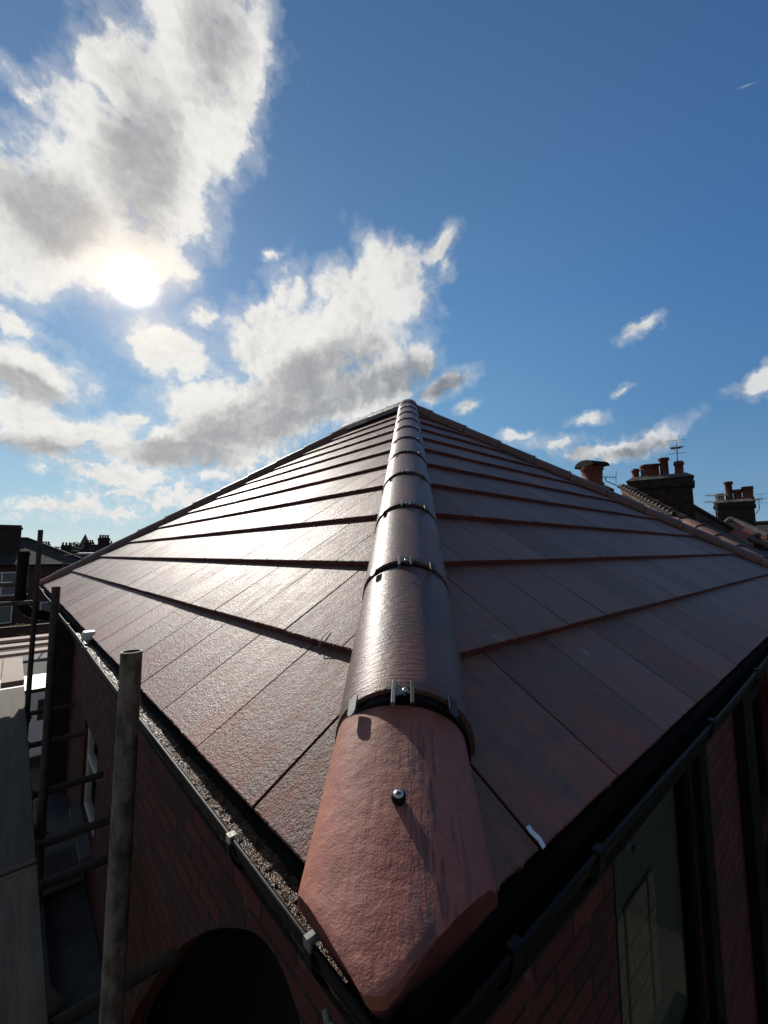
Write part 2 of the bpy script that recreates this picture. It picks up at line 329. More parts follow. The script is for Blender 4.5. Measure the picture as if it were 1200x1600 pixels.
def brick_mat(name, c1, c2, mortar, scale=1.0, rough=.85):
    m, t, b = mat(name, c1, rough)
    uv = N(t, 'ShaderNodeTexCoord').outputs['UV']
    br = N(t, 'ShaderNodeTexBrick'); br.offset = .5
    wv = VM(t, 'ADD', uv, VM(t, 'SCALE', VM(t, 'SUBTRACT', NOI(t, uv, 9, 2).outputs['Color'], (.5, .5, .5)), scale=.012))
    t.links.new(wv, br.inputs['Vector'])
    br.inputs['Scale'].default_value = scale
    br.inputs['Brick Width'].default_value = .225; br.inputs['Row Height'].default_value = .075
    br.inputs['Mortar Size'].default_value = .0075; br.inputs['Mortar Smooth'].default_value = .35; br.inputs['Bias'].default_value = -.1
    br.inputs['Color1'].default_value = (*c1, 1); br.inputs['Color2'].default_value = (*c2, 1); br.inputs['Mortar'].default_value = (*mortar, 1)
    n = NOI(t, uv, 30, 5, .65).outputs[0]
    c = MIX(t, SS(t, n, .3, .7, .0, .5), br.outputs['Color'], tuple(x*.25 for x in c1))
    wh = SS(t, M(t, 'ADD', M(t, 'MULTIPLY', n, .4), M(t, 'MULTIPLY', NOI(t, uv, 5, 5, .7).outputs[0], .6)), .58, .70)
    c = MIX(t, M(t, 'MULTIPLY', wh, .35), c, (.30, .26, .24))
    t.links.new(c, b.inputs['Base Color'])
    h = M(t, 'SUBTRACT', M(t, 'MULTIPLY', n, .5), br.outputs['Fac'])
    bump(t, b, h, .006)
    return m
BRICK = brick_mat('red_facing_brick', (.150, .030, .022), (.040, .014, .012), (.016, .014, .012))
BRICKF = brick_mat('distant_brick', (.10, .04, .034), (.07, .03, .026), (.06, .055, .05))

def slate_mat(name, c1, c2, row=.25, wave=False):
    m, t, b = mat(name, c1, .8)
    uv = N(t, 'ShaderNodeTexCoord').outputs['UV']
    br = N(t, 'ShaderNodeTexBrick'); t.links.new(uv, br.inputs['Vector']); br.inputs['Scale'].default_value = 1
    br.inputs['Brick Width'].default_value = row*.9; br.inputs['Row Height'].default_value = row
    br.inputs['Mortar Size'].default_value = row*.09; br.inputs['Mortar Smooth'].default_value = .5
    br.inputs['Color1'].default_value = (*c1, 1); br.inputs['Color2'].default_value = (*c2, 1); br.inputs['Mortar'].default_value = (*(x*.3 for x in c1), 1)
    n = NOI(t, uv, 3, 5, .6).outputs[0]
    t.links.new(MIX(t, SS(t, n, .35, .7, 0, .6), br.outputs['Color'], tuple(x*.6 for x in c1)), b.inputs['Base Color'])
    h = M(t, 'SUBTRACT', M(t, 'MULTIPLY', n, .3), br.outputs['Fac']); bump(t, b, h, .03)
    return m
SLATE = slate_mat('dark_slate', (.030, .026, .022), (.022, .019, .016), .27)
REDPAN = slate_mat('red_pantile', (.050, .024, .019), (.032, .018, .015), .28)

def glass_mat(name, col, rough=.06):
    m, t, b = mat(name, col, rough); b.inputs['Specular IOR Level'].default_value = .6
    return m
def clear_pane(name):
    m = bpy.data.materials.new(name); m.use_nodes = True; t = m.node_tree; b = t.nodes['Principled BSDF']
    b.inputs['Base Color'].default_value = (.75, .82, .80, 1); b.inputs['Roughness'].default_value = .04
    b.inputs['Transmission Weight'].default_value = 1.0; b.inputs['IOR'].default_value = 1.05
    return m
PANE = clear_pane('window_glass')
DGLASS = glass_mat('dark_window_glass', (.02, .024, .026))
NET = noisy('net_curtain', (.13, .135, .135), (.20, .20, .20), 6, .9, stretch=(8, 8, 1), bscale=30)
WARMREFL = noisy('beige_reflection', (.19, .155, .11), (.26, .21, .15), 30, .9, bscale=120)  # tone of the panels that stand in for a reflection
INNER = noisy('dim_room_wall', (.10, .115, .12), (.13, .145, .15), 2, .9)
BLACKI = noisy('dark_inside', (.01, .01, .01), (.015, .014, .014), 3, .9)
GREYGRN = noisy('grey_green_curtain', (.085, .086, .080), (.115, .115, .107), 5, .9, stretch=(6, 6, 1), bscale=30)

# ------------------------------------------------------------------ mesh helpers
class MB:
    def __init__(s): s.v = []; s.f = []; s.uv = []; s.mi = []; s.sm = []
    def add(s, pts, faces, uvs=None, mi=0, smooth=False):
        o = len(s.v); s.v += [tuple(p) for p in pts]
        for i, f in enumerate(faces):
            s.f.append([o+k for k in f]); s.mi.append(mi); s.sm.append(smooth)
            s.uv.append([uvs[k] for k in f] if uvs else None)
    def box(s, a, b, mi=0, m=None):
        x0, y0, z0 = a; x1, y1, z1 = b
        p = [Vector(q) for q in ((x0,y0,z0),(x1,y0,z0),(x1,y1,z0),(x0,y1,z0),(x0,y0,z1),(x1,y0,z1),(x1,y1,z1),(x0,y1,z1))]
        if m: p = [m @ q for q in p]
        s.add(p, [(3,2,1,0),(4,5,6,7),(0,1,5,4),(1,2,6,5),(2,3,7,6),(3,0,4,7)], mi=mi)
    def tube(s, a, b, r0, r1=None, n=14, mi=0, caps=True, hollow=0):
        a = Vector(a); b = Vector(b); r1 = r0 if r1 is None else r1
        d = (b-a).normalized(); x = d.orthogonal().normalized(); y = d.cross(x)
        P = []
        for c, r in ((a, r0), (b, r1)):
            for i in range(n):
                t = 2*math.pi*i/n; P.append(c + x*r*math.cos(t) + y*r*math.sin(t))
        s.add(P, [(i, (i+1) % n, n+(i+1) % n, n+i) for i in range(n)], mi=mi, smooth=True)
        if hollow:
            Q = []
            dn = d*.12
            for c, r in ((b, r1), (b, r1-hollow), (b-dn, r1-hollow)):
                for i in range(n):
                    t = 2*math.pi*i/n; Q.append(c + x*r*math.cos(t) + y*r*math.sin(t))
            s.add(Q, [(i, (i+1) % n, n+(i+1) % n, n+i) for i in range(n)], mi=mi)
            s.add(Q[n:], [(i, (i+1) % n, n+(i+1) % n, n+i) for i in range(n)] + [list(range(n, 2*n))], mi=mi)
        elif caps: s.add(P[n:], [list(range(n))], mi=mi)
        if caps: s.add(P[:n], [list(range(n-1, -1, -1))], mi=mi)
    def lathe(s, base, prof, n=16, mi=0, axis=Vector((0, 0, 1))):
        base = Vector(base); P = []
        for (r, z) in prof:
            for i in range(n):
                t = 2*math.pi*i/n; P.append(base + Vector((r*math.cos(t), r*math.sin(t), z)))
        F = []
        for k in range(len(prof)-1):
            F += [(k*n+i, k*n+(i+1) % n, (k+1)*n+(i+1) % n, (k+1)*n+i) for i in range(n)]
        s.add(P, F, mi=mi, smooth=True)
        s.add(P[-n:], [list(range(n))], mi=mi)
    def build(s, name, mats, parent=None, matrix=None, bevel=0):
        me = bpy.data.meshes.new(name); me.from_pydata(s.v, [], s.f)
        if not isinstance(mats, (list, tuple)): mats = [mats]
        for m in mats: me.materials.append(m)
        if any(u for u in s.uv):
            l = me.uv_layers.new(name='UVMap'); k = 0
            for fi, f in enumerate(s.f):
                for j in range(len(f)):
                    if s.uv[fi]: l.data[k].uv = s.uv[fi][j]
                    k += 1
        for p, mi, sm in zip(me.polygons, s.mi, s.sm): p.material_index = mi; p.use_smooth = sm
        me.validate(); me.update()
        o = bpy.data.objects.new(name, me); C.objects.link(o)
        if parent: o.parent = parent
        if matrix: o.matrix_local = matrix
        if bevel:
            bv = o.modifiers.new('bevel', 'BEVEL'); bv.width = bevel; bv.segments = 2; bv.limit_method = 'ANGLE'
        return o
def tag(o, label=None, cat=None, group=None, kind=None):
    if label: o['label'] = label
    if cat: o['category'] = cat
    if group: o['group'] = group
    if kind: o['kind'] = kind
    return o
def empty(name, loc=(0, 0, 0), rz=0, **kw):
    o = bpy.data.objects.new(name, None); C.objects.link(o); o.location = loc; o.rotation_euler = (0, 0, rz); o.empty_display_size = .1
    tag(o, **kw); bpy.context.view_layer.update(); return o
def copy_of(o, parent, matrix):
    c = o.copy(); C.objects.link(c); c.parent = parent; c.matrix_local = matrix; return c
def rects_uv(mb, pts, mi=0, uaxis=None):
    """flat polygon with metric UVs"""
    pts = [Vector(p) for p in pts]
    n = (pts[1]-pts[0]).cross(pts[-1]-pts[0]).normalized()
    if abs(n.z) > .98: e1 = Vector((1, 0, 0))
    else: e1 = Vector((0, 0, 1)).cross(n).normalized()
    if uaxis: e1 = Vector(uaxis)
    e2 = n.cross(e1)
    mb.add(pts, [list(range(len(pts)))], uvs=[(p.dot(e1), p.dot(e2)) for p in pts], mi=mi)
def boxuv(mb, a, b, mi=0):
    x0, y0, z0 = a; x1, y1, z1 = b
    rects_uv(mb, [(x0,y0,z0),(x1,y0,z0),(x1,y0,z1),(x0,y0,z1)], mi); rects_uv(mb, [(x1,y1,z0),(x0,y1,z0),(x0,y1,z1),(x1,y1,z1)], mi)
    rects_uv(mb, [(x0,y1,z0),(x0,y0,z0),(x0,y0,z1),(x0,y1,z1)], mi); rects_uv(mb, [(x1,y0,z0),(x1,y1,z0),(x1,y1,z1),(x1,y0,z1)], mi)
    rects_uv(mb, [(x0,y0,z1),(x1,y0,z1),(x1,y1,z1),(x0,y1,z1)], mi); rects_uv(mb, [(x0,y1,z0),(x1,y1,z0),(x1,y0,z0),(x0,y0,z0)], mi)

# ------------------------------------------------------------------ ground
GZ = -5.4
g = MB(); g.add([(-900, -900, GZ), (900, -900, GZ), (900, 900, GZ), (-900, 900, GZ)], [(0, 1, 2, 3)])
tag(g.build('ground', GROUND), kind='structure')
g = MB(); g.add([(-200, 22, GZ+.004), (200, 22, GZ+.004), (200, 30, GZ+.004), (-200, 30, GZ+.004)], [(0, 1, 2, 3)])
tag(g.build('road', ASPH), kind='structure')
g = MB(); g.box((-200, 20.2, GZ), (200, 22, GZ+.12)); g.box((-200, 30, GZ), (200, 31.8, GZ+.12))
tag(g.build('pavement', noisy('paving', (.16, .155, .145), (.22, .21, .20), 2, .9)), kind='structure')

# ------------------------------------------------------------------ the house
TH = R(34.603); CT, ST = math.cos(TH), math.sin(TH); TT = math.tan(TH)
WX, WY = 6.3, 7.45
GAUGE, TW = 0.345, 0.28888
HZ = WX/2*TT
house = empty('brick_house', (0, 0, 0), label='brick house with a hipped roof of flat brown-red tiles seen from its corner hip', cat='house')

def clip_poly(poly, a, b, c):   # keep a*u + b*v >= c
    out = []
    for i in range(len(poly)):
        p, q = poly[i], poly[(i+1) % len(poly)]
        dp = a*p[0]+b*p[1]-c; dq = a*q[0]+b*q[1]-c
        if dp >= 0: out.append(p)
        if (dp >= 0) != (dq >= 0):
            t = dp/(dp-dq); out.append((p[0]+(q[0]-p[0])*t, p[1]+(q[1]-p[1])*t))
    return out
THK = 0.024
def slope(width, u0, to_world, nrm, name, detail=True, seed=1, label=None):
    """rows of interlocking tiles on one slope; u along the eave, v up the slope, metric UVs"""
    rnd = random.Random(seed); mb = MB(); gap = .0044
    vmax = WX/2/CT
    rows = int(vmax/GAUGE)+1
    for k in range(rows):
        v0 = k*GAUGE; v1 = min(v0+GAUGE+.02, vmax)
        off = u0 + (TW/2 if k % 2 else 0)
        i0 = int(math.floor((0-off)/TW))-1
        wob = rnd.uniform(-.0015, .0015)
        for i in range(i0, int(width/TW)+3):
            a = off+i*TW+gap/2; b = a+TW-gap
            near = detail and k < 5
            ns = (44 if k < 2 else 20) if near else 3
            dv = rnd.uniform(-.0012, .0012)+wob; sk = rnd.uniform(-.0005, .0005); dz = rnd.uniform(-.0012, .0012)
            front = []
            for q in range(ns+1):
                t = q/ns
                j = (rnd.uniform(-.0007, .0007)+(rnd.uniform(-.0035, .002) if rnd.random() < .07 else 0)) if near and 0 < q < ns else 0
                front.append((a+(b-a)*t, v0+dv+sk*(t-.5)*2+j))
            poly = front+[(b, v1), (a, v1)]
            poly = clip_poly(poly, 1, -CT, .012); poly = clip_poly(poly, -1, -CT, -(width-.012))
            if len(poly) < 3: continue
            th = THK if k else .017
            def hgt(v): return -THK*(v-v0)/GAUGE + dz*(1-(v-v0)/GAUGE)
            top = [to_world(u, v)+nrm*hgt(v) for u, v in poly]
            # small arris: top outline slightly inside the body outline
            bot = [to_world(u, v)+nrm*(hgt(v)-th+.001) for u, v in poly]
            ins = []
            cu = sum(p[0] for p in poly)/len(poly)
            for (u, v) in poly:
                fu = u + (.0012 if u < cu else -.0012) if (abs(u-a) < 1e-4 or abs(u-b) < 1e-4) else u
                fv = v + .0022 if v < v0+.008 else v
                ins.append((fu, fv))
            n = len(poly)
            mid_ = [to_world(u, v)+nrm*(hgt(v)-.0018) for u, v in poly]
            topi = [to_world(u, v)+nrm*hgt(v) for u, v in ins]
            P = topi+mid_+bot
            uvs = [(u, v) for u, v in ins]+[(u, v-.002) for u, v in poly]+[(u, v-.02) for u, v in poly]
            F = [list(range(n))]+[(n+j, n+(j+1) % n, (j+1) % n, j) for j in range(n)]+[(2*n+j, 2*n+(j+1) % n, n+(j+1) % n, n+j) for j in range(n)]
            def lateral(f):
                q = [P[i_] for i_ in f]; us = [uvs[i_][0] for i_ in f]; vs = [uvs[i_][1] for i_ in f]
                return max(us)-min(us) < .004 and max(vs)-min(vs) > .05
            mb.add(P, F[:1+n], uvs=uvs); mb.add(P, [f for f in F[1+n:] if not lateral(f)], uvs=uvs, mi=1); mb.add(P, [f for f in F[1+n:] if lateral(f)], uvs=uvs, mi=2)
    o = mb.build(name, [TILE, RISER, GRIME], house)
    if label: o['label'] = label
    return o
JL0, JR0 = .3680, .2637
slope(WY, JL0, lambda u, v: Vector((v*CT, u, v*ST)), Vector((-ST, 0, CT)), 'roof_slope', seed=1, label='sunlit left slope of flat tiles with shining courses')
slope(WX, JR0, lambda u, v: Vector((u, v*CT, v*ST)), Vector((0, -ST, CT)), 'roof_slope', seed=2, label='shaded right slope of flat tiles')
slope(WY, .1, lambda u, v: Vector((WX-v*CT, u, v*ST)), Vector((ST, 0, CT)), 'roof_slope', detail=False, seed=3)
slope(WX, .1, lambda u, v: Vector((u, WY-v*CT, v*ST)), Vector((0, ST, CT)), 'roof_slope', detail=False, seed=4)
# underlay beneath the tiles
mb = MB(); z = -.046/CT
A0, B0, C0, D0 = (0.012, 0.012, z), (WX-.012, .012, z), (WX-.012, WY-.012, z), (.012, WY-.012, z)
E0, F0 = (WX/2, WX/2, HZ+z), (WX/2, WY-WX/2, HZ+z)
mb.add([A0, B0, C0, D0, E0, F0], [(0, 1, 4), (1, 2, 5, 4), (2, 3, 5), (3, 0, 4, 5)])
mb.build('roof_underlay', FELT, house)

# ---- hip tiles
PHI = math.atan(TT/math.sqrt(2)); CP, SP = math.cos(PHI), math.sin(PHI)
def hipframe(corner, dx, dy):
    h = Vector((dx*CP/math.sqrt(2), dy*CP/math.sqrt(2), SP)); n = Vector((-dx*SP/math.sqrt(2), -dy*SP/math.sqrt(2), CP))
    l = h.cross(n).normalized()
    return corner, h, l, n
def fm(fr, s, l=0, n=0, pitch=0):
    o, h, la, nn = fr; p = Vector(o)+h*s+la*l+nn*n
    m = Matrix(((la.x, h.x, nn.x, p.x), (la.y, h.y, nn.y, p.y), (la.z, h.z, nn.z, p.z), (0, 0, 0, 1)))
    return m @ Matrix.Rotation(pitch, 4, 'X')
HA, HN0, HB = .1165, -.052, .136
ENDP = False
def prof(t, sh=0.0):      # t -1..1 across the tile -> (x, z)
    a = t*math.pi/2
    if ENDP: return ((HA-sh)*math.sin(a), -.016-sh*abs(t)**3*.5+(.100-sh*(1-.5*abs(t)**3))*max(0, math.cos(a))**.85)
    return ((HA-sh)*math.sin(a), HN0+(HB-sh)*max(0, math.cos(a))**.80)
def hip_mesh(s0f, s1, sh=0.0, thick=.014, ns=40, nl=14, jag=0.0, seed=3):
    mb = MB(); rnd = random.Random(seed)
    jit = [rnd.uniform(-jag, jag)-(rnd.uniform(0, 3*jag) if rnd.random() < .15 else 0)*-1 for _ in range(ns+1)]
    out, inn = [], []
    for j in range(nl+1):
        for i in range(ns+1):
            t = -1+2*i/ns; x, z = prof(t, sh); xi, zi = prof(t, sh+thick)
            s0 = s0f(x)+jit[i]; q = j/nl; s = s0+(s1-s0)*q
            if j == 0: out.append((x, s+.0015, z-.0015))
            else:
                out.append((x, s, z))
    out2 = []
    for j in range(nl+1):
        for i in range(ns+1):
            t = -1+2*i/ns; x, z = prof(t, sh+thick); xo, _ = prof(t, sh)
            s0 = s0f(xo)+jit[i]; s = s0+(s1-s0)*j/nl
            inn.append((x, s, z))
    w = ns+1
    F = [(j*w+i, j*w+i+1, (j+1)*w+i+1, (j+1)*w+i) for j in range(nl) for i in range(ns)]
    mb.add(out, F, smooth=True)
    mb.add(inn, [tuple(reversed(f)) for f in F], smooth=True)
    e = [out[i] for i in range(w)]+[inn[i] for i in range(w)]
    mb.add(e, [(i, w+i, w+i+1, i+1) for i in range(ns)])
    e = [out[nl*w+i] for i in range(w)]+[inn[nl*w+i] for i in range(w)]
    mb.add(e, [(i, i+1, w+i+1, w+i) for i in range(ns)])
    for i in (0, ns):
        e = [out[j*w+i] for j in range(nl+1)]+[inn[j*w+i] for j in range(nl+1)]
        mb.add(e, [(j, j+1, nl+1+j+1, nl+1+j) for j in range(nl)])
    return mb
SEG, S2, TIP = .44, .282, -.056
HL = SEG-.007
main = hipframe((0, 0, 0), 1, 1)
hips = [main, hipframe((0, WY, 0), 1, -1), hipframe((WX, 0, 0), -1, 1), hipframe((WX, WY, 0), -1, -1)]
SAP = math.sqrt(2*(WX/2)**2+HZ**2)
def arc_strip(name, s0, s1, lift, th, mt, par, mtx):
    o = hip_mesh(lambda x: s0, s1, -lift, th, ns=32, nl=2).build(name, mt, par, mtx); return o
def make_clip(par, mtx, near=True):
    mb = MB()
    _, ztop = prof(0)
    z0 = ztop+.0035
    for sx in (-1, 1):
        mb.box((sx*.0145-.0031, -.034, z0-.0005), (sx*.0145+.0031, .013, z0+.0015), mi=0 if sx < 0 else 1)
        mb.box((sx*.0145-.0031, -.0355, z0-.006), (sx*.0145+.0031, -.0341, z0+.0012), mi=0 if sx < 0 else 1)
    # web sloping from the left bar to the screw and across
    mb.add([(-.0105, -.020, z0+.0012), (-.0105, .006, z0+.0012), (.004, -.001, z0-.003), (.004, -.012, z0-.003)], [(0, 3, 2, 1)], mi=0)
    mb.add([(-.0105, -.020, z0-.0004), (-.0105, .006, z0-.0004), (.004, -.001, z0-.005), (.004, -.012, z0-.005)], [(0, 1, 2, 3)], mi=0)
    mb.box((.003, -.010, z0-.007), (.0104, -.003, z0-.004), mi=1)
    return mb.build('clip', [GALV, DGALV], par, mtx, bevel=.0006)
def make_tab(par, mtx, t, mt):
    x, z = prof(t); x2, z2 = prof(t+.01*(1 if t > 0 else -1))
    mb = MB(); tx = Vector((x2-x, 0, z2-z)).normalized(); nn = Vector((tx.z, 0, -tx.x))
    if nn.z < 0: nn = -nn
    base = Vector((x, -.011, z))+nn*.005
    ol = [(-.0085, .016), (.0085, .016), (.0085, -.012), (.0060, -.019), (0, -.022), (-.0060, -.019), (-.0085, -.012)]
    a = [base+tx*u+Vector((0, v, 0)) for u, v in ol]; b_ = [p-nn*.0022 for p in a]; n = len(ol)
    mb.add(a+b_, [list(range(n)), list(range(2*n-1, n-1, -1))]+[(i, n+i, n+(i+1) % n, (i+1) % n) for i in range(n)])
    o = mb.build('clip_tab', mt, par, mtx); return o
def make_screw(par, mtx, loc, r=.0055, shaft=.01, washer=False):
    mb = MB(); p = Vector(loc)
    mb.tube(p-Vector((0, 0, shaft)), p-Vector((0, 0, .001)), r*.5, n=10)
    mb.lathe(p-Vector((0, 0, .0014)), [(r*.55, -.001), (r, .0006), (r*.96, .0016), (r*.7, .0023), (r*.2, .0027)], n=20)
    for a in (0, math.pi/2):
        mb.box((-r*.55, -r*.13, .0002), (r*.55, r*.13, .0016), mi=1, m=Matrix.Translation(p) @ Matrix.Rotation(a+.4, 4, 'Z'))
    if washer:
        mb.lathe(p-Vector((0, 0, shaft*.95)), [(r*1.35, 0), (r*1.45, shaft*.3), (r*1.40, shaft*.75), (r*1.1, shaft*.86), (r*.5, shaft*.88)], n=20, mi=2)
    return mb.build('screw', [STEEL, BLACKP, BLACKP], par, mtx)
def vcut(x): return TIP + .010 + max(0, abs(x+.014)-.010)*(1.20 if x < -.014 else 1.0)
mesh_end = None; mesh_std = None; cp = None; tabs = None; scr = None; strip = None
for hi, fr in enumerate(hips):
    k = 0
    while True:
        if k == 0:
            m0 = fm(fr, 0, -.014 if hi == 0 else 0, -.004 if hi == 0 else -.02) @ Matrix.Diagonal((1.075, 1, 1, 1))
            if mesh_end is None:
                ENDP = True
                o = hip_mesh(vcut, S2+.02, .006, .021, ns=64, nl=40, jag=.0006).build('hip_tile', HIPS, house, m0); mesh_end = o
                for v_ in o.data.vertices: v_.co.x *= 1.0-.115*max(0, min(1.1, (v_.co.y-.02)/.26))
                o['label'] = 'salmon pink uncoated end tile cut to a point with black drip streaks'
                make_screw(o, Matrix.Identity(4), (.002, .122, prof(0)[1]+.0055), r=.0058, shaft=.011, washer=True)
                # mortar filling the cut end
                fl = MB(); ol = []
                for i in range(33):
                    t = -1+2*i/32; x, z = prof(t, .010); ol.append((x, vcut(x)+.005, z))
                ctr = (-.014, -.02, HN0-.006)
                fl.add(ol+[ctr], [(i, i+1, 33) for i in range(32)]); fl.build('mortar_filler', RISER, o); ENDP = False
            else:
                copy_of(mesh_end, house, m0)
        else:
            s0 = S2+(k-1)*SEG
            if s0 > SAP-.10: break
            ln = HL
            m0 = fm(fr, s0, -.008 if hi == 0 else 0, .010 if hi == 0 else -.016, -.026+random.uniform(-.002, .002))
            m0 = m0 @ Matrix.Rotation(random.uniform(-.004, .004), 4, 'Z')
            if mesh_std is None:
                o = hip_mesh(lambda x: 0, HL, 0, .015, ns=64, nl=30, jag=.0005, seed=5).build('hip_tile', HIP, house, m0); mesh_std = o
            else: o = copy_of(mesh_std, house, m0)
            if s0+HL > SAP-.02:   # last one shortened under the apex cap
                o.data = hip_mesh(lambda x: 0, max(.12, SAP-s0+.03), 0, .015, ns=40, nl=6).build('hip_tile', HIP).data
                bpy.data.objects.remove([q for q in bpy.data.objects if q.data == o.data and q is not o][0])
            if hi == 0 or k < 4 or True:
                I = Matrix.Identity(4)
                if strip is None:
                    strip = hip_mesh(lambda x: -.014, .012, .0085, .012, ns=40, nl=2).build('joint_strip', BLACKP, o)
                    cp = make_clip(o, I); cpd = cp.data.copy(); cpd.materials[0] = DGALV; tabs = [make_tab(o, I, -.46, GALV), make_tab(o, I, .44, DGALV)]
                    scr = make_screw(o, I, (.0030, -.0065, prof(0)[1]+.0035), r=.0045, shaft=.012)
                else:
                    copy_of(strip, o, I)
                    if hi < 3:
                        cc = copy_of(cp, o, Matrix.Rotation(random.uniform(-.05, .05), 4, 'Y'))
                        if hi: cc.data = cpd
                        if hi == 0:
                            for tb in tabs: copy_of(tb, o, Matrix.Rotation(random.uniform(-.12, .12), 4, 'Y'))
                            copy_of(scr, o, I)
        k += 1
# black dry-hip roll showing beside the tiles
for hi, fr in enumerate(hips):
    for sd in (-1, 1):
        mb = MB(); P = []; n = int((SAP-.40)/.008)
        for i in range(n+1):
            s = .33+i*.008; w = .0022*(i % 2)
            P.append((sd*.088, s, -.044)); P.append((sd*(.1175+w), s, -.072+.014*((s*1.25/GAUGE*CP*.82) % 1.0)))
        F = [(2*i, 2*i+1, 2*i+3, 2*i+2) if sd > 0 else (2*i, 2*i+2, 2*i+3, 2*i+1) for i in range(n)]
        mb.add(P, F); mb.build('hip_roll', BLACKP, house, fm(fr, 0, -.008, .006))
# ridge tiles
rl = WY-WX
nr = max(1, round(rl/.44)); seg = rl/nr
rt = None
for k in range(nr+1):
    y0 = WX/2 + .06 + k*((rl+.05)/(nr+1))
    m0 = Matrix.Translation((WX/2, y0, HZ+.004))
    L = (rl+.05)/(nr+1)-.006
    if rt is None: rt = hip_mesh(lambda x: 0, L, 0, .015, ns=32, nl=4).build('ridge_tile', HIP, house, m0); o = rt
    else: o = copy_of(rt, house, m0)
    if k >= 2:
        o.data = o.data.copy(); o.data.materials[0] = RIDGE_OLD; o['label'] = 'paler weathered ridge tile'
    sm = MB(); sm.box((-.02, -.02, prof(0)[1]-.004), (.02, .02, prof(0)[1]+.012)); sm.build('clip', DGALV, o)
# apex cap
cap = hip_mesh(lambda x: -.02, .34, -.006, .018, ns=36, nl=4).build('apex_cap', HIP, house, fm(main, SAP-.17, -.004, .010, -.06))

# ---- gutters
LIPX, GR, GCZ = -.045, .056, -.022
def gutter(axis, L, name='gutter'):
    """half-round channel along an eave; axis 1 runs up +Y (left side), axis 0 along +X (right side)"""
    mb = MB(); n = 14; cx = LIPX+GR; P = []
    def w(a, b, c): return (a, b, c) if axis == 1 else (b, a, c)
    ends = []
    nseg = 40
    for k in range(nseg+1):
        q = k/nseg; yy0 = L*q
        sag = .0035*math.sin(q*23)*(1 if q > .01 else 0)
        for r in (GR, GR-.0025):
            for i in range(n+1):
                a = math.pi*i/n
                x = cx-r*math.cos(a); zz = GCZ-r*math.sin(a)
                yy = yy0 if k else x      # mitred at the corner
                P.append(w(x, yy, zz+sag))
    W2 = 2*(n+1); F = []
    for k in range(nseg):
        for i in range(n):
            a = k*W2+i; F.append((a, a+1, a+1+W2, a+W2)); b = k*W2+(n+1)+i; F.append((b, b+W2, b+1+W2, b+1))
    mb.add(P, F, smooth=True)
    # rolled lip
    prev = None
    for k in range(nseg+1):
        q = k/nseg; sag = .0035*math.sin(q*23)*(1 if q > .01 else 0)
        cur = Vector(w(LIPX, L*q if k else LIPX, GCZ+.001+sag))
        if prev is not None: mb.tube(prev, cur, .0036, n=8, caps=False)
        prev = cur
    return mb.build(name, BLACKP, house)
gl = gutter(1, WY+.02); gl['label'] = 'black gutter full of wet grit along the sunlit eave'
gr_ = gutter(0, WX+.02); gr_['label'] = 'black gutter along the shaded eave'
def bracket(par, axis, pos, mt, wdt=.022, lab=None):
    mb = MB(); cx = LIPX+GR; P = []; n = 12; r = GR+.003
    def w(a, b, c): return (a, b, c) if axis == 1 else (b, a, c)
    for s in (pos-wdt/2, pos+wdt/2):
        for rr in (r+.003, r):
            P.append(w(LIPX+.010, s, GCZ+.004+rr-r)); P.append(w(LIPX+.006, s, GCZ+.0075+rr-r)); P.append(w(LIPX-.003-(rr-r), s, GCZ+.0075+rr-r))
            for i in range(n+1):
                a = math.pi*i/n; P.append(w(cx-rr*math.cos(a), s, GCZ-rr*math.sin(a)))
    m_ = n+4; F = []
    for i in range(m_-1):
        F += [(i, i+1, 2*m_+i+1, 2*m_+i), (m_+i, m_+2*m_+i, m_+2*m_+i+1, m_+i+1), (i, m_+i, m_+i+1, i+1), (2*m_+i, 2*m_+i+1, 3*m_+i+1, 3*m_+i)]
    mb.add(P, [f for i, f in enumerate(F) if i < 12], mi=0); mb.add(P, [f for i, f in enumerate(F) if i >= 12], mi=1)
    o = mb.build('bracket', [mt, BLACKP], par)
    if lab: o['label'] = lab
    return o
PALE = noisy('pale_dusty_plastic', (.34, .32, .26), (.50, .48, .40), 50, .35, bscale=60)
bracket(gl, 1, .345, PALE, .013, 'pale dusty bracket clip')
bracket(gl, 1, .112, GALV, .015, 'grey bracket clip near the corner')
for y in (1.25, 2.1, 3.0, 4.0, 5.0, 6.0, 7.0): bracket(gl, 1, y, BLACKP)
for x in (.12, .345, 1.05, 1.75, 2.6, 3.5, 4.4, 5.3): bracket(gr_, 0, x, BLACKP, .02)
# squiggle of sealant by the corner
mb = MB(); pts = [(-.05, .075, -.055), (-.052, .066, -.062), (-.050, .058, -.060), (-.053, .050, -.068), (-.051, .038, -.070), (-.053, .030, -.076)]
for a, b_ in zip(pts, pts[1:]): mb.tube(a, b_, .0042, n=8)
mb.build('sealant_bead', GALV, gl)
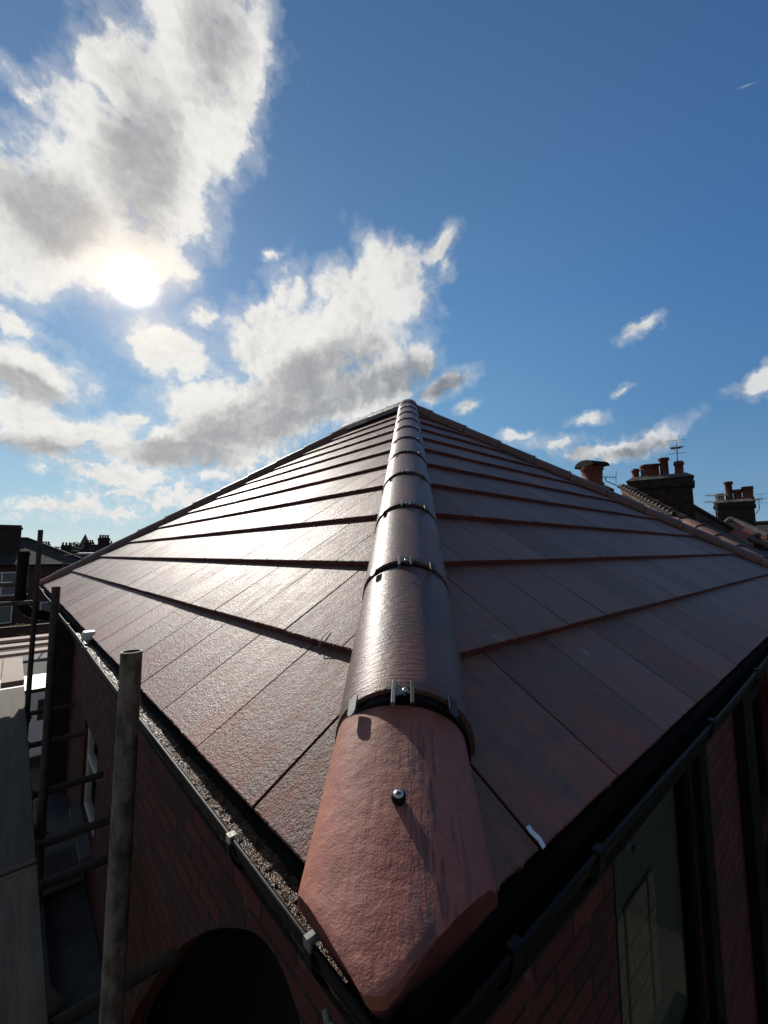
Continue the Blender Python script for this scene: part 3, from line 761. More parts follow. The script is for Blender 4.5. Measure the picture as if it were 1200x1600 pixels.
# eaves guard (felt) and fascia
for axis, L in ((1, WY), (0, WX)):
    mb = MB()
    def w(a, b, c): return (a, b, c) if axis == 1 else (b, a, c)
    n = 60; P = []
    for k in range(n+1):
        yy = L*k/n
        rip = .0025*math.sin(k*1.7)+.002*math.sin(k*.61)
        e = .010 if k else 0
        P += [w(.030, max(yy, .03), -.036), w(.010, max(yy, .010), -.028), w(.006+rip*.3, max(yy, .006), -.036), w(.001+rip*.5, max(yy, .001), -.050)]
    F = []
    for k in range(n):
        for i in range(3):
            a = k*4+i; F.append((a, a+1, a+5, a+4) if axis == 1 else (a, a+4, a+5, a+1))
    mb.add(P, F, smooth=True); mb.build('eaves_guard', FELT, house)
    mb = MB()
    if axis == 1: mb.box((.069, .069, -.24), (.088, L-.069, -.035)); mb.box((.088, .088, -.24), (.335, L-.088, -.225))
    else: mb.box((.089, .069, -.24), (L-.069, .088, -.035)); mb.box((.336, .089, -.2395), (L-.336, .335, -.2245))
    mb.build('fascia', DARKT, house)
mb = MB(); mb.box((WX-.088, .09, -.24), (WX-.069, WY-.069, -.035)); mb.box((.09, WY-.088, -.24), (WX-.09, WY-.07, -.036))
mb.build('fascia', DARKT, house)

# metal bits at the eaves
mb = MB()
pts = [(.262, -.003, .003), (.2625, .005, .0105), (.2585, .014, .0175), (.2605, .021, .021)]
for a, b_ in zip(pts, pts[1:]):
    a = Vector(a); b_ = Vector(b_); mb.add([a, a+Vector((.009, 0, 0)), b_+Vector((.009, 0, 0)), b_, a+Vector((0, 0, -.0015)), a+Vector((.009, 0, -.0015)), b_+Vector((.009, 0, -.0015)), b_+Vector((0, 0, -.0015))],
           [(0, 1, 2, 3), (7, 6, 5, 4), (0, 4, 5, 1), (1, 5, 6, 2), (3, 2, 6, 7), (0, 3, 7, 4)])
mb.build('eaves_clip', ALU, house)['label'] = 'bare silver metal strip bent over the shaded eave'
mb = MB(); mb.box((-.03, 2.34, -.022), (.018, 2.40, .020), m=Matrix.Rotation(0, 4, 'X')); mb.box((-.034, 2.35, -.06), (-.0305, 2.39, .016))
mb.build('eaves_clip', WHITE, house, bevel=.003)['label'] = 'white folded clip on the sunlit eave'
# small dark hook caught on the first course
mb = MB()
q0 = Vector((GAUGE*CT, .60, GAUGE*ST)); nv = Vector((-ST, 0, CT))
pp = [q0+nv*.001+Vector((.03, .01, .0195)), q0+nv*.004+Vector((.006, .004, .005)), q0+Vector((-.010, .0, -.018)), q0+Vector((-.004, -.01, -.026))]
for a, b_ in zip(pp, pp[1:]): mb.tube(a, b_, .0014, n=6)
mb.build('tile_hook', GALV, house)

# ---- walls
def wall_with_holes(axis, off, u0, u1, z0, z1, holes, depth, name, mt, inner=None):
    """axis 1: plane x=off, u=y ; axis 0: plane y=off, u=x"""
    def w(u, z, d=0): return Vector((off+d, u, z)) if axis == 1 else Vector((u, off+d, z))
    loops = [[Vector((u0, z0, 0)), Vector((u1, z0, 0)), Vector((u1, z1, 0)), Vector((u0, z1, 0))]]+[[Vector((a, b, 0)) for a, b in h] for h in holes]
    tris = tessellate_polygon(loops); flat = [p for l in loops for p in l]
    mb = MB(); mb.add([w(p.x, p.y) for p in flat], [list(t) for t in tris], uvs=[(p.x, p.y) for p in flat])
    for h in holes:
        n = len(h)
        for i in range(n):
            a, b_ = h[i], h[(i+1) % n]
            L = math.hypot(a[0]-b_[0], a[1]-b_[1])
            mb.add([w(*a), w(*b_), w(*b_, depth), w(*a, depth)], [(0, 1, 2, 3)], uvs=[(0, 0), (L, 0), (L, depth), (0, depth)])
    return mb.build(name, mt, house)
WL, WR = .33, .33
arch = [(.62, -3.6), (.62, -1.25), (.66, -1.0), (.74, -.86), (.86, -.78), (1.0, -.78), (1.16, -.85), (1.43, -1.02), (1.72, -1.25), (1.98, -1.50), (2.28, -1.83), (2.55, -2.14), (2.70, -2.40), (2.78, -2.8), (2.8, -3.6)]
def smooth(pl, n=6):
    out = [pl[0]]
    for i in range(1, len(pl)-2):
        p0, p1, p2, p3 = pl[i-1], pl[i], pl[i+1], pl[i+2]
        for k in range(n):
            t = k/n; out.append(tuple(.5*((2*p1[j])+(-p0[j]+p2[j])*t+(2*p0[j]-5*p1[j]+4*p2[j]-p3[j])*t*t+(-p0[j]+3*p1[j]-3*p2[j]+p3[j])*t**3) for j in (0, 1)))
    return out+[pl[-2], pl[-1]]
arch = smooth(arch)
lwin = [(4.22, -2.12), (5.10, -2.12), (5.10, -1.28), (4.22, -1.28)]
wall_with_holes(1, WL, .33, 6.55, GZ, -.2, [arch, lwin], .10, 'wall', BRICK)['label'] = 'dark red brick wall under the sunlit eave'
wins = [(1.32, 2.36, -1.85, -.42), (3.75, 5.0, -1.85, -.42)]
hl = [[(a, c), (b, c), (b, d), (a, d)] for a, b, c, d in wins]
wall_with_holes(0, WR, .33, WX-.33, GZ, -.2, hl, .16, 'wall', BRICK)['label'] = 'brick wall with tall windows under the shaded eave'
mb = MB()
rects_uv(mb, [(WX-.33, .33, GZ), (WX-.33, WY-.33, GZ), (WX-.33, WY-.33, -.2), (WX-.33, .33, -.2)])
rects_uv(mb, [(WX-.33, WY-.33, GZ), (.33, WY-.33, GZ), (.33, WY-.33, -.2), (WX-.33, WY-.33, -.2)])
mb.build('wall', BRICK, house)
mb = MB(); boxuv(mb, (.10, 6.55, GZ), (.40, 7.05, -.24)); mb.build('corner_pier', SOOT, house)
# passage / porch void behind the arch
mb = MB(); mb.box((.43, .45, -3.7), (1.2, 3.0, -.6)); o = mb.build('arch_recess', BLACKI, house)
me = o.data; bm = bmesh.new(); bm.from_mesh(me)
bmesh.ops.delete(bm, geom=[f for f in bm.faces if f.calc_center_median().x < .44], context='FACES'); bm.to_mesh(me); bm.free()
# left window
w1 = MB()
def frame_boxes(mb, axis, off, u0, u1, z0, z1, t=.045, d0=.03, d1=.085, mull=()):
    def bx(a, b, c, d):
        if axis == 1: mb.box((off+d0, a, c), (off+d1, b, d))
        else: mb.box((a, off+d0, c), (b, off+d1, d))
    bx(u0+.001, u0+t, z0+.001, z1-.001); bx(u1-t, u1-.001, z0+.001, z1-.001); bx(u0+t, u1-t, z0+.001, z0+t); bx(u0+t, u1-t, z1-t, z1-.001)
    for kind, v in mull:
        if kind == 'v': bx(v-t*.4, v+t*.4, z0+t, z1-t)
        else: bx(u0+t, u1-t, v-t*.4, v+t*.4)
def window(axis, off, u0, u1, z0, z1, fm_, pane_m, mull=(), t=.045, d0=.03, d1=.085, sill=None, back=None):
    mb = MB()
    frame_boxes(mb, axis, off, u0, u1, z0, z1, t, d0, d1, mull)
    w = mb.build('window', fm_, house, bevel=.003)
    pm = MB(); dd = (d0+d1)/2
    if axis == 1: pm.box((off+dd-.002, u0+t*.7, z0+t*.7), (off+dd+.002, u1-t*.7, z1-t*.7))
    else: pm.box((u0+t*.7, off+dd-.002, z0+t*.7), (u1-t*.7, off+dd+.002, z1-t*.7))
    pm.build('pane', pane_m, w)
    if sill:
        sm = MB()
        if axis == 1: sm.box((off-.09, u0-.04, z0-.05), (off+.028, u1+.04, z0-.002))
        else: sm.box((u0-.04, off-.09, z0-.05), (u1+.04, off+.028, z0-.002))
        sm.build('sill', sill, w, bevel=.004)
    return w
wA = window(1, WL, 4.22, 5.10, -2.12, -1.28, WHITE, PANE, mull=(('h', -1.62),), sill=LEAD, t=.06)
wA['label'] = 'white framed window in the brick wall under the sunlit eave'
mb = MB(); mb.box((WL+.2, 4.1, -2.3), (WL+.22, 5.2, -1.1)); mb.build('net_curtain', NET, wA)
wB = window(0, WR, *wins[0], DARKT, PANE, t=.05, d0=.012, d1=.05, sill=DARKT); wB['label'] = 'dark framed window nearest the corner with added panels imitating a warm reflection'
wC = window(0, WR, *wins[1], DARKT, PANE, t=.09, d0=.06, d1=.13, sill=DARKT, mull=(('v', 4.35), ('h', -.85))); wC['label'] = 'second dark framed window further along the shaded wall'
# curtain, and beige panels added to imitate a warm reflection in the glass
mb = MB(); mb.box((1.33, WR+.075, -1.84), (2.32, WR+.085, -.43)); mb.build('curtain', GREYGRN, wB)
mb = MB()
for a, b_ in ((1.36, 1.54), (1.575, 1.80), (1.83, 1.90)):
    for c, d in ((-1.50, -1.345), (-1.335, -1.255), (-1.245, -1.135), (-1.125, -.99)):
        mb.box((a, WR+.058, c), (b_, WR+.066, d))
mb.build('reflection_panels', WARMREFL, wB)
mb = MB()
for k in range(5):
    x = 1.60+.11*(k % 3); mb.box((x, WR+.06, -.64-.05*k), (x+.05, WR+.066, -.625-.05*k))
mb.build('curtain_label', NET, wB)
mb = MB(); mb.box((3.5, WR+.3, -1.9), (5.2, WR+.32, -.3)); mb.build('curtain', INNER, wC)
mb = MB(); mb.box((.60, WR+.6, -2.0), (5.4, WR+.62, -.24)); mb.build('room_wall', INNER, house)
# vertical black casing beside the first window
mb = MB(); mb.box((2.37, WR-.035, -1.95), (2.52, WR-.003, -.25)); mb.box((3.42, WR-.06, GZ), (3.74, WR-.003, -.25))
mb.build('timber_post', DARKT, house)
mb = MB(); mb.tube((2.70, WR-.05, -.25), (2.70, WR-.05, -.27), .03); mb.box((2.56, WR-.012, -.44), (2.585, WR-.003, -.38)); mb.build('wall_bracket', GALV, house)
# lower flat roof (lead) below the windows, left side
mb = MB(); mb.box((-.22, 2.9, -2.62), (.325, 6.5, -2.52)); mb.box((-.05, 3.0, -2.515), (.03, 6.4, -2.47))
mb.build('lower_flat_roof', LEAD, house)
mb = MB(); mb.box((-.12, 4.45, -2.46), (.32, 5.05, -2.14)); mb.build('window_ledge', LEAD, house, bevel=.01)
mb = MB(); boxuv(mb, (-.20, 2.95, GZ), (.32, 6.45, -2.63)); mb.build('wall', SOOT, house)
# soil pipe with bend
mb = MB()
pc = [Vector((-.245, 6.02, .46)), Vector((-.245, 6.02, -.06))]
mb.tube(pc[1], pc[0], .055, n=20, hollow=.004)
last = pc[1]
for i in range(1, 9):
    a = R(10*i); p = Vector((-.245+.22*(1-math.cos(a)), 6.02, -.06-.22*math.sin(a))); mb.tube(last, p, .055, n=20, caps=False); last = p
mb.tube(last, (.12, 6.02, -.34), .055, n=20)
for z in (.44, -.03): mb.tube((-.245, 6.02, z-.03), (-.245, 6.02, z), .062, n=20)
o = mb.build('soil_pipe', BLACKP, house); o['label'] = 'thick black pipe rising past the far eave'

# grit in the left gutter
mb = MB(); n = 900; P = []; wd = 6
for k in range(n+1):
    yy = .02+(2.75)*k/n*(1 if k else 1)
    for i in range(wd+1):
        x = LIPX+.0045+(.052)*i/wd
        z = -.040+.004*noise.noise(Vector((x*60, yy*40, 0)))+.003*noise.noise(Vector((x*160, yy*160, 3)))+.004*noise.noise(Vector((0, yy*6, 5)))
        if i == 0: z -= .004
        P.append((x, yy, z))
mb.add(P, [(k*(wd+1)+i, k*(wd+1)+i+1, (k+1)*(wd+1)+i+1, (k+1)*(wd+1)+i) for k in range(n) for i in range(wd)])
rg = random.Random(4)
ico = [(0, 0, 1), (0.894, 0, .447), (.276, .851, .447), (-.724, .526, .447), (-.724, -.526, .447), (.276, -.851, .447), (0, 0, -.6)]
icf = [(0, 1, 2), (0, 2, 3), (0, 3, 4), (0, 4, 5), (0, 5, 1), (1, 6, 2), (2, 6, 3), (3, 6, 4), (4, 6, 5), (5, 6, 1)]
for _ in range(5200):
    yy = .02+2.7*rg.random()**1.6; x = LIPX+.006+.047*rg.random(); r = rg.uniform(.0006, .0017)*(1 if rg.random() < .95 else 2.2)
    a = rg.uniform(0, 6.28); z = -.0395+.004*noise.noise(Vector((x*60, yy*40, 0)))+.004*noise.noise(Vector((0, yy*6, 5)))
    mb.add([(x+r*(p[0]*math.cos(a)-p[1]*math.sin(a))*rg.uniform(.7, 1.3), yy+r*(p[0]*math.sin(a)+p[1]*math.cos(a))*rg.uniform(.7, 1.3), z+r*p[2]*rg.uniform(.5, 1.1)) for p in ico], icf, mi=0 if rg.random() < .94 else 1)
GRIT = noisy('wet_grit', (.045, .026, .017), (.16, .085, .045), 60, .22, bscale=500, bdist=.003)
GRIT2 = noisy('pale_grit', (.40, .36, .30), (.5, .45, .4), 60, .3, bscale=500, bdist=.001)
tag(mb.build('gutter_grit', [GRIT, GRIT2]), kind='stuff', label='wet brown moss and grit lying in the gutter along the sunlit eave', cat='grit')

# ------------------------------------------------------------------ scaffold
BZ = -1.22
RUST = noisy('rusty_band', (.10, .055, .035), (.17, .13, .10), 40, .7, .3)
sc = empty('scaffold', (-.09, .9, GZ), label='grey tube scaffold standing along the left wall with poles rising past the gutter', cat='scaffold')
def sc_part(name, mb, mt, lab=None):
    o = mb.build(name, mt, sc); o.matrix_parent_inverse = sc.matrix_world.inverted()
    if lab: o['label'] = lab
    return o
for (x, y, zt, lean, lab, mt) in ((-.088, .895, .178, .006, 'nearest pole with an open tube top', SCAF2), (-.10, 3.27, .205, -.012, None, SCAFD), (-.118, 5.80, .70, .0, None, SCAFD)):
    mb = MB(); mb.tube((x-lean*3, y, GZ), (x, y, zt), .02415, n=32, hollow=.0042); sc_part('pole', mb, mt, lab)
for y in (1.75, 2.62, 3.02, 3.72, 4.75, 5.75, 6.7):
    mb = MB(); mb.tube((-1.45, y, BZ-.075), (.30, y, BZ-.075), .02415, n=16, hollow=.004); sc_part('transom', mb, SCAFD)
for y in (2.62, 3.02, 3.72, 4.75):
    mb = MB(); mb.tube((-.148, y-.032, BZ-.13), (-.148, y+.032, BZ-.13), .031, n=14); mb.tube((-.18, y, BZ-.075), (-.115, y, BZ-.075), .031, n=14)
    mb.tube((-.135, y+.045, BZ-.15), (-.135, y+.045, BZ-.05), .007, n=6); mb.box((-.147, y+.036, BZ-.062), (-.123, y+.054, BZ-.048)); sc_part('coupler', mb, RUST)
for z in (BZ-.13, -3.2):
    mb = MB(); mb.tube((-.148, -1.5, z), (-.148, 7.2, z), .02415, n=16); sc_part('ledger', mb, SCAFD)
mb = MB(); mb.tube((-1.4, -1.5, BZ-.13), (-1.4, 7.2, BZ-.13), .02415, n=16); sc_part('ledger', mb, SCAFD)
for z in (.098, -.112):
    mb = MB(); mb.tube((-1.5, 5.86, z), (-.30 if z > 0 else -.09, 5.86, z), .02415, n=16); sc_part('guard_rail', mb, SCAF)
for y in (-1.2, 2.0, 5.8):
    mb = MB(); mb.tube((-1.40, y, GZ), (-1.40, y, .6), .02415, n=16); sc_part('pole', mb, SCAFD)
for (x, y) in ((-.088, .895), (-.10, 3.27), (-.118, 5.8)):
    mb = MB(); mb.box((x-.04, y-.035, BZ-.17), (x+.034, y+.035, BZ-.085)); mb.tube((x-.05, y-.05, BZ-.12), (x+.045, y-.05, BZ-.12), .009, n=6); sc_part('coupler', mb, SCAFD)
bn = 0
def board(a, b, label, mt=BOARD, grp='scaffold boards on the walkway', rz=0):
    global bn
    mb = MB(); cx = (Vector(a)+Vector(b))/2; h = (Vector(b)-Vector(a))/2
    nx = 6; long = 1 if h.y > h.x else 0
    mb.box(-h, h)
    o = mb.build('scaffold_board', mt, None, Matrix.Translation(cx) @ Matrix.Rotation(rz, 4, 'Z'), bevel=.004)
    if mt is not BOARDX or h.y < 1:
        for sg in ((-1, 1) if h.y > h.x else ()):
            bm_ = MB(); bm_.box((-h.x-.0012, sg*(h.y-.028)-.014, -h.z-.0012), (h.x+.0012, sg*(h.y-.028)+.014, h.z+.0012)); bm_.build('end_band', RUST, o)
    tag(o, label, 'board', grp); return o
xs = [-.135-.228*i for i in range(5)]
for i, x in enumerate(xs):
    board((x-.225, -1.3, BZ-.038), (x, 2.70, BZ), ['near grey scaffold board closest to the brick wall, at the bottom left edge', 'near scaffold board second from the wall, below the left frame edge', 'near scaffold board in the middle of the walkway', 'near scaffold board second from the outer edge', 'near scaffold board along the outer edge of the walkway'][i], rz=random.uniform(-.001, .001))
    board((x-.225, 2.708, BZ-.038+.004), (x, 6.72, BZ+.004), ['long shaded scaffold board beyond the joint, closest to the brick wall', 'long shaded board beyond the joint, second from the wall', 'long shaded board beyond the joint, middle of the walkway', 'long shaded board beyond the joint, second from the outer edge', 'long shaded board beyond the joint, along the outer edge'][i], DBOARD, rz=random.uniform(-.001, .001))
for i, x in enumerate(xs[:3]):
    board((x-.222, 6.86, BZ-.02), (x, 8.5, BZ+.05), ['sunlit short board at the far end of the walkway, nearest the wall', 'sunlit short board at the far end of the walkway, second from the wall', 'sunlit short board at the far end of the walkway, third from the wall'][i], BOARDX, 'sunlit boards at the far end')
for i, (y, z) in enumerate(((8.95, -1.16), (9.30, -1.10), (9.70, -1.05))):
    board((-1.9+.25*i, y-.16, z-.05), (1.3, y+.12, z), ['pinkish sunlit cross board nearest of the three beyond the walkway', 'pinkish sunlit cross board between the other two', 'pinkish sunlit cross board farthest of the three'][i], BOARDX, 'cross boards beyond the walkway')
mb = MB(); mb.box((-.11, -.13, -.02), (.11, .13, .02)); o = mb.build('timber_offcut', BOARD, None, Matrix.Translation((-.06, 3.35, -2.435)) @ Matrix.Rotation(.35, 4, 'Z'), bevel=.004)
tag(o, 'short timber offcut lying on the grey flat roof below the walkway', 'timber offcut')

# ------------------------------------------------------------------ background helpers
def hip_house(name, x0, x1, y0, y1, zw, pitch, roofm, wallm, label, ridge_along='x', gable=False, wins=(), group=None, chim=()):
    h = empty(name, (0, 0, 0), label=label, cat='house', group=group)
    mb = MB(); boxuv(mb, (x0, y0, GZ), (x1, y1, zw)); mb.build('wall', wallm, h)
    o = .3; a0, a1, b0, b1 = x0-o, x1+o, y0-o, y1+o
    mb = MB()
    if ridge_along == 'x':
        half = (b1-b0)/2; hz = zw+half*math.tan(pitch); ins = 0 if gable else half
        e, f = (a0+ins, (b0+b1)/2, hz), (a1-ins, (b0+b1)/2, hz)
        c = [(a0, b0, zw), (a1, b0, zw), (a1, b1, zw), (a0, b1, zw)]
        rects_uv(mb, [c[0], c[1], f, e]); rects_uv(mb, [c[2], c[3], e, f]); rects_uv(mb, [c[1], c[2], f]); rects_uv(mb, [c[3], c[0], e])
    else:
        half = (a1-a0)/2; hz = zw+half*math.tan(pitch); ins = 0 if gable else half
        e, f = ((a0+a1)/2, b0+ins, hz), ((a0+a1)/2, b1-ins, hz)
        c = [(a0, b0, zw), (a1, b0, zw), (a1, b1, zw), (a0, b1, zw)]
        rects_uv(mb, [c[1], c[2], f, e]); rects_uv(mb, [c[3], c[0], e, f]); rects_uv(mb, [c[0], c[1], e]); rects_uv(mb, [c[2], c[3], f])
    rects_uv(mb, [c[3], c[2], c[1], c[0]])
    rf = mb.build('roof', roofm, h)
    mb = MB(); mb.tube(e, f, .13, n=8)
    if not gable:
        mb.tube(c[1], f, .11, n=8); mb.tube(c[0], e, .11, n=8)
    mb.build('ridge_tiles', roofm, rf)
    mb = MB(); mb.box((a0, b0-.12, zw-.1), (a1, b0-.002, zw+.03)); mb.build('gutter', BLACKP, h)
    for (cx, cy, w, d, zt, np_) in chim:
        mb = MB(); boxuv(mb, (cx-w/2, cy-d/2, zw), (cx+w/2, cy+d/2, zt)); boxuv(mb, (cx-w/2-.08, cy-d/2-.08, zt-.35), (cx+w/2+.08, cy+d/2+.08, zt-.2))
        ch = mb.build('chimney', SOOT, rf)
        for i in range(np_):
            mb = MB(); px = cx-w/2+.2+(w-.4)*(i/max(1, np_-1)); mb.lathe((px, cy, zt), [(.13, 0), (.12, .3), (.15, .36), (.12, .4)], n=10); mb.build('chimney_pot', TERRA, ch)
    for (u0, u1, z0, z1) in wins:
        mb = MB(); t = .08
        mb.box((u0, y0-.05, z0), (u0+t, y0+.02, z1)); mb.box((u1-t, y0-.05, z0), (u1, y0+.02, z1)); mb.box((u0+t, y0-.05, z0), (u1-t, y0+.02, z0+t)); mb.box((u0+t, y0-.05, z1-t), (u1-t, y0+.02, z1))
        mb.box(((u0+u1)/2-.04, y0-.05, z0+t), ((u0+u1)/2+.04, y0+.02, z1-t))
        wn_ = mb.build('window', WHITE, h); mb = MB(); mb.box((u0+t, y0-.02, z0+t), (u1-t, y0-.01, z1-t)); mb.build('pane', NET, wn_)
    return h
# house facing us on the far left (about 45 m away)
D = 45
eave = azel(89, -1.02, D).z
hip_house('terraced_house', -17, 4.6, D, D+8.2, eave, R(27), SLATE, BRICKF,
          'long dark brick house with a slate hipped roof behind the scaffold poles', wins=[(-2.2, .25, -2.85, -.95), (2.2, 4.0, -2.0, -1.1), (-1.9, -.2, -5.0, -3.6), (1.5, 3.4, -5.0, -3.5)],
          chim=[(-.75, 47.2, 1.5, 1.0, azel(90, 3.05, 47).z, 0)])
D2 = 60
for i, (az0, az1, elr, dd, lab) in enumerate(((88.5, 84.6, .3, 74, 'low distant house roof just right of the tallest scaffold pole'), (86.4, 83.0, -.1, 92, 'distant house with two chimneys left of the church spire'),
                                        (84.4, 80.5, .6, 80, 'distant dark house right of the church spire'), (83.0, 78.5, 1.0, 66, 'distant house with a broad chimney just above the far hip'))):
    a = azel(az0, 0, dd); b_ = azel(az1, 0, dd); zr = CAM.z+(dd+4)*math.tan(R(elr)); zw = zr-3.0
    pots = [(a.x+.25*(b_.x-a.x), dd+4, 1.3, .9, zr+1.1, 4), (a.x+.75*(b_.x-a.x), dd+4, 1.2, .9, zr+1.0, 3)]
    hip_house('terraced_house', a.x, b_.x, a.y, a.y+8, zw, R(35), SLATE if i % 2 else REDPAN, BRICKF, lab, gable=True, chim=pots[:2 if i < 3 else 1], group='distant houses on the left skyline')
# church spire
sp = azel(84.2, 0, 150); h = empty('church', (sp.x, sp.y, GZ), label='small dark church spire with a pointed top on the left skyline', cat='church')
zt = azel(84.2, 2.25, 150).z
mb = MB(); mb.box((-1.9, -1.9, 0), (1.9, 1.9, zt-GZ-5.4)); mb.build('tower', STONE, h)
mb = MB(); mb.lathe((0, 0, zt-GZ-5.4), [(2.2, 0), (1.3, 2.4), (.05, 5.4)], n=8); mb.build('spire', STONE, h)
for p in h.children[1].data.polygons: p.use_smooth = False
# foliage helper
def leaf_cluster(name, centre, rad, n, size, mt, parent, seed=0, flat=1.0):
    r = random.Random(seed); mb = MB(); c = Vector(centre)
    lobes = [Vector((r.uniform(-.6, .6)*rad[0], r.uniform(-.6, .6)*rad[1], r.uniform(-.5, .6)*rad[2])) for _ in range(9)]
    for _ in range(n):
        lb = r.choice(lobes); d = Vector((r.gauss(0, 1), r.gauss(0, 1), r.gauss(0, 1))).normalized()*r.uniform(.3, 1)**.5
        p = c+lb+Vector((d.x*rad[0]*.45, d.y*rad[1]*.45, d.z*rad[2]*.42))
        a = Vector((r.gauss(0, 1), r.gauss(0, 1), r.gauss(0, 1))).normalized()*size; b = a.orthogonal().normalized()*size*.6
        mb.add([p-a, p+b, p+a, p-b], [(0, 1, 2, 3)])
    return mb.build(name, mt, parent)
def tree(loc, h, rad, label, mt, seed, n=900, size=.3):
    t = empty('tree', loc, label=label, cat='tree', group='trees on the skyline')
    mb = MB(); mb.tube((0, 0, 0), (0, 0, h*.6), .22, .1, n=8)
    for i in range(4): mb.tube((0, 0, h*.4), (rad*.5*math.cos(i*1.6), rad*.5*math.sin(i*1.6), h*.75), .09, .04, n=6)
    mb.build('trunk', BARK, t); leaf_cluster('crown', (0, 0, h*.68), (rad, rad, h*.33), n, size, mt, t, seed)
tl = azel(84.75, 0, 130); tree((tl.x, tl.y, GZ), azel(84.7, 1.45, 130).z-GZ, 2.6, 'round dark tree beside the church spire', LEAF, 3)
tl = azel(87.2, 0, 100); tree((tl.x, tl.y, GZ), azel(87.2, .9, 100).z-GZ, 1.8, 'small dark tree on the skyline right of the tallest pole', LEAF, 5)
sh = azel(88.1, 0, 38); t = empty('shrub', (sh.x, sh.y, GZ), label='yellow-green shrub in the sun beyond the scaffold at far left', cat='shrub')
leaf_cluster('foliage', (0, 0, .62), (1.5, .8, .6), 1500, .07, LEAFY, t, 8); mb = MB(); mb.tube((0, 0, 0), (0, 0, .6), .05, .02, n=6); mb.build('stem', BARK, t)
# garden wall
mb = MB(); boxuv(mb, (-14, 37, GZ), (9, 37.25, GZ+1.0)); boxuv(mb, (-14, 36.95, GZ+1.0), (9, 37.3, GZ+1.1)); tag(mb.build('garden_wall', BRICKF), 'low dark brick garden wall in front of the far left house', 'wall')
# street lamp
lp = azel(85.95, 0, 40); zl = azel(86, -.12, 40).z
t = empty('street_lamp', (lp.x, lp.y, GZ), label='pale street lamp standing just left of the far hip', cat='street lamp')
mb = MB(); mb.tube((0, 0, 0), (0, 0, zl-GZ), .07, .045, n=8); mb.tube((0, 0, zl-GZ), (1.0, 0, zl-GZ+.12), .04, n=8); mb.build('post', SCAF, t)
mb = MB(); mb.box((.8, -.14, zl-GZ+.08), (1.9, .14, zl-GZ+.22)); mb.build('lamp_head', WHITE, t, bevel=.04)
# white van
van = empty('parked_van', (.2, 15.9, GZ), 0, label='white van parked below, glimpsed between the scaffold poles', cat='van')
mb = MB()
prof_v = [(-2.5, .35), (2.45, .35), (2.5, .9), (2.35, 1.15), (1.65, 1.35), (1.1, 2.0), (.9, 2.12), (-2.4, 2.15), (-2.5, 2.0)]
P = [(x, -1.0, z) for x, z in prof_v]+[(x, 1.0, z) for x, z in prof_v]; n = len(prof_v)
mb.add(P, [list(range(n)), list(range(2*n-1, n-1, -1))]+[(i, n+i, n+(i+1) % n, (i+1) % n) for i in range(n)])
mb.build('body', WHITE, van, bevel=.06)
for x in (-1.6, 1.6):
    for y in (-.92, .92):
        mb = MB(); mb.tube((x, y-.1, .34), (x, y+.1, .34), .34, n=20); w_ = mb.build('wheel', BLACKP, van)
        mb = MB(); mb.tube((x, y-.105, .34), (x, y+.105, .34), .17, n=14); mb.build('rim', GALV, w_)
mb = MB(); mb.add([(1.68, -.85, 1.36), (1.68, .85, 1.36), (1.14, .8, 1.98), (1.14, -.8, 1.98)], [(0, 1, 2, 3)]); mb.build('windscreen', DGLASS, van)
mb = MB(); mb.box((.2, -1.006, 1.3), (1.1, -1.001, 1.85)); mb.build('side_window', DGLASS, van)

# ------------------------------------------------------------------ right-hand neighbours
def pot(par, x, y, z, h=.36, r=.13, style=0):
    mb = MB()
    if style == 0: pr = [(r*1.05, 0), (r*1.1, .04), (r*.92, .06), (r*.90, h*.7), (r*1.12, h*.74), (r*1.14, h*.86), (r*.98, h*.9), (r*1.0, h)]
    elif style == 1: pr = [(r*1.1, 0), (r*.9, h*.1), (r*.86, h*.85), (r*1.15, h*.88), (r*1.15, h)]
    else: pr = [(r*1.2, 0), (r*1.22, h*.2), (r*1.05, h*.24), (r*1.12, h*.8), (r*1.25, h*.84), (r*1.2, h)]
    mb.lathe((x, y, z), pr, n=18); o = mb.build('chimney_pot', TERRA, par)
    return o
def stack(label, c, w, d, z0, zt, rot, pots, aerials=(), group=None):
    st = empty('chimney_stack', (c.x, c.y, z0), rot, label=label, cat='chimney', group=group)
    H = zt-z0; mb = MB()
    boxuv(mb, (-w/2, -d/2, 0), (w/2, d/2, H-.34)); boxuv(mb, (-w/2-.05, -d/2-.05, H-.338), (w/2+.05, d/2+.05, H-.23)); boxuv(mb, (-w/2-.02, -d/2-.02, H-.229), (w/2+.02, d/2+.02, H-.12))
    mb.build('brickwork', SOOT, st)
    mb = MB(); mb.add([(-w/2-.05, -d/2-.05, H-.119), (w/2+.05, -d/2-.05, H-.119), (w/2+.05, d/2+.05, H-.119), (-w/2-.05, d/2+.05, H-.119), (-w/2+.1, -d/2+.1, H-.01), (w/2-.1, -d/2+.1, H-.01), (w/2-.1, d/2-.1, H-.01), (-w/2+.1, d/2-.1, H-.01)],
                      [(0, 1, 5, 4), (1, 2, 6, 5), (2, 3, 7, 6), (3, 0, 4, 7), (4, 5, 6, 7)]); mb.build('flaunching', STONE, st)
    for (x, y, h, r, s) in pots: pot(st, x, y, H-.03, h, r, s)
    return st
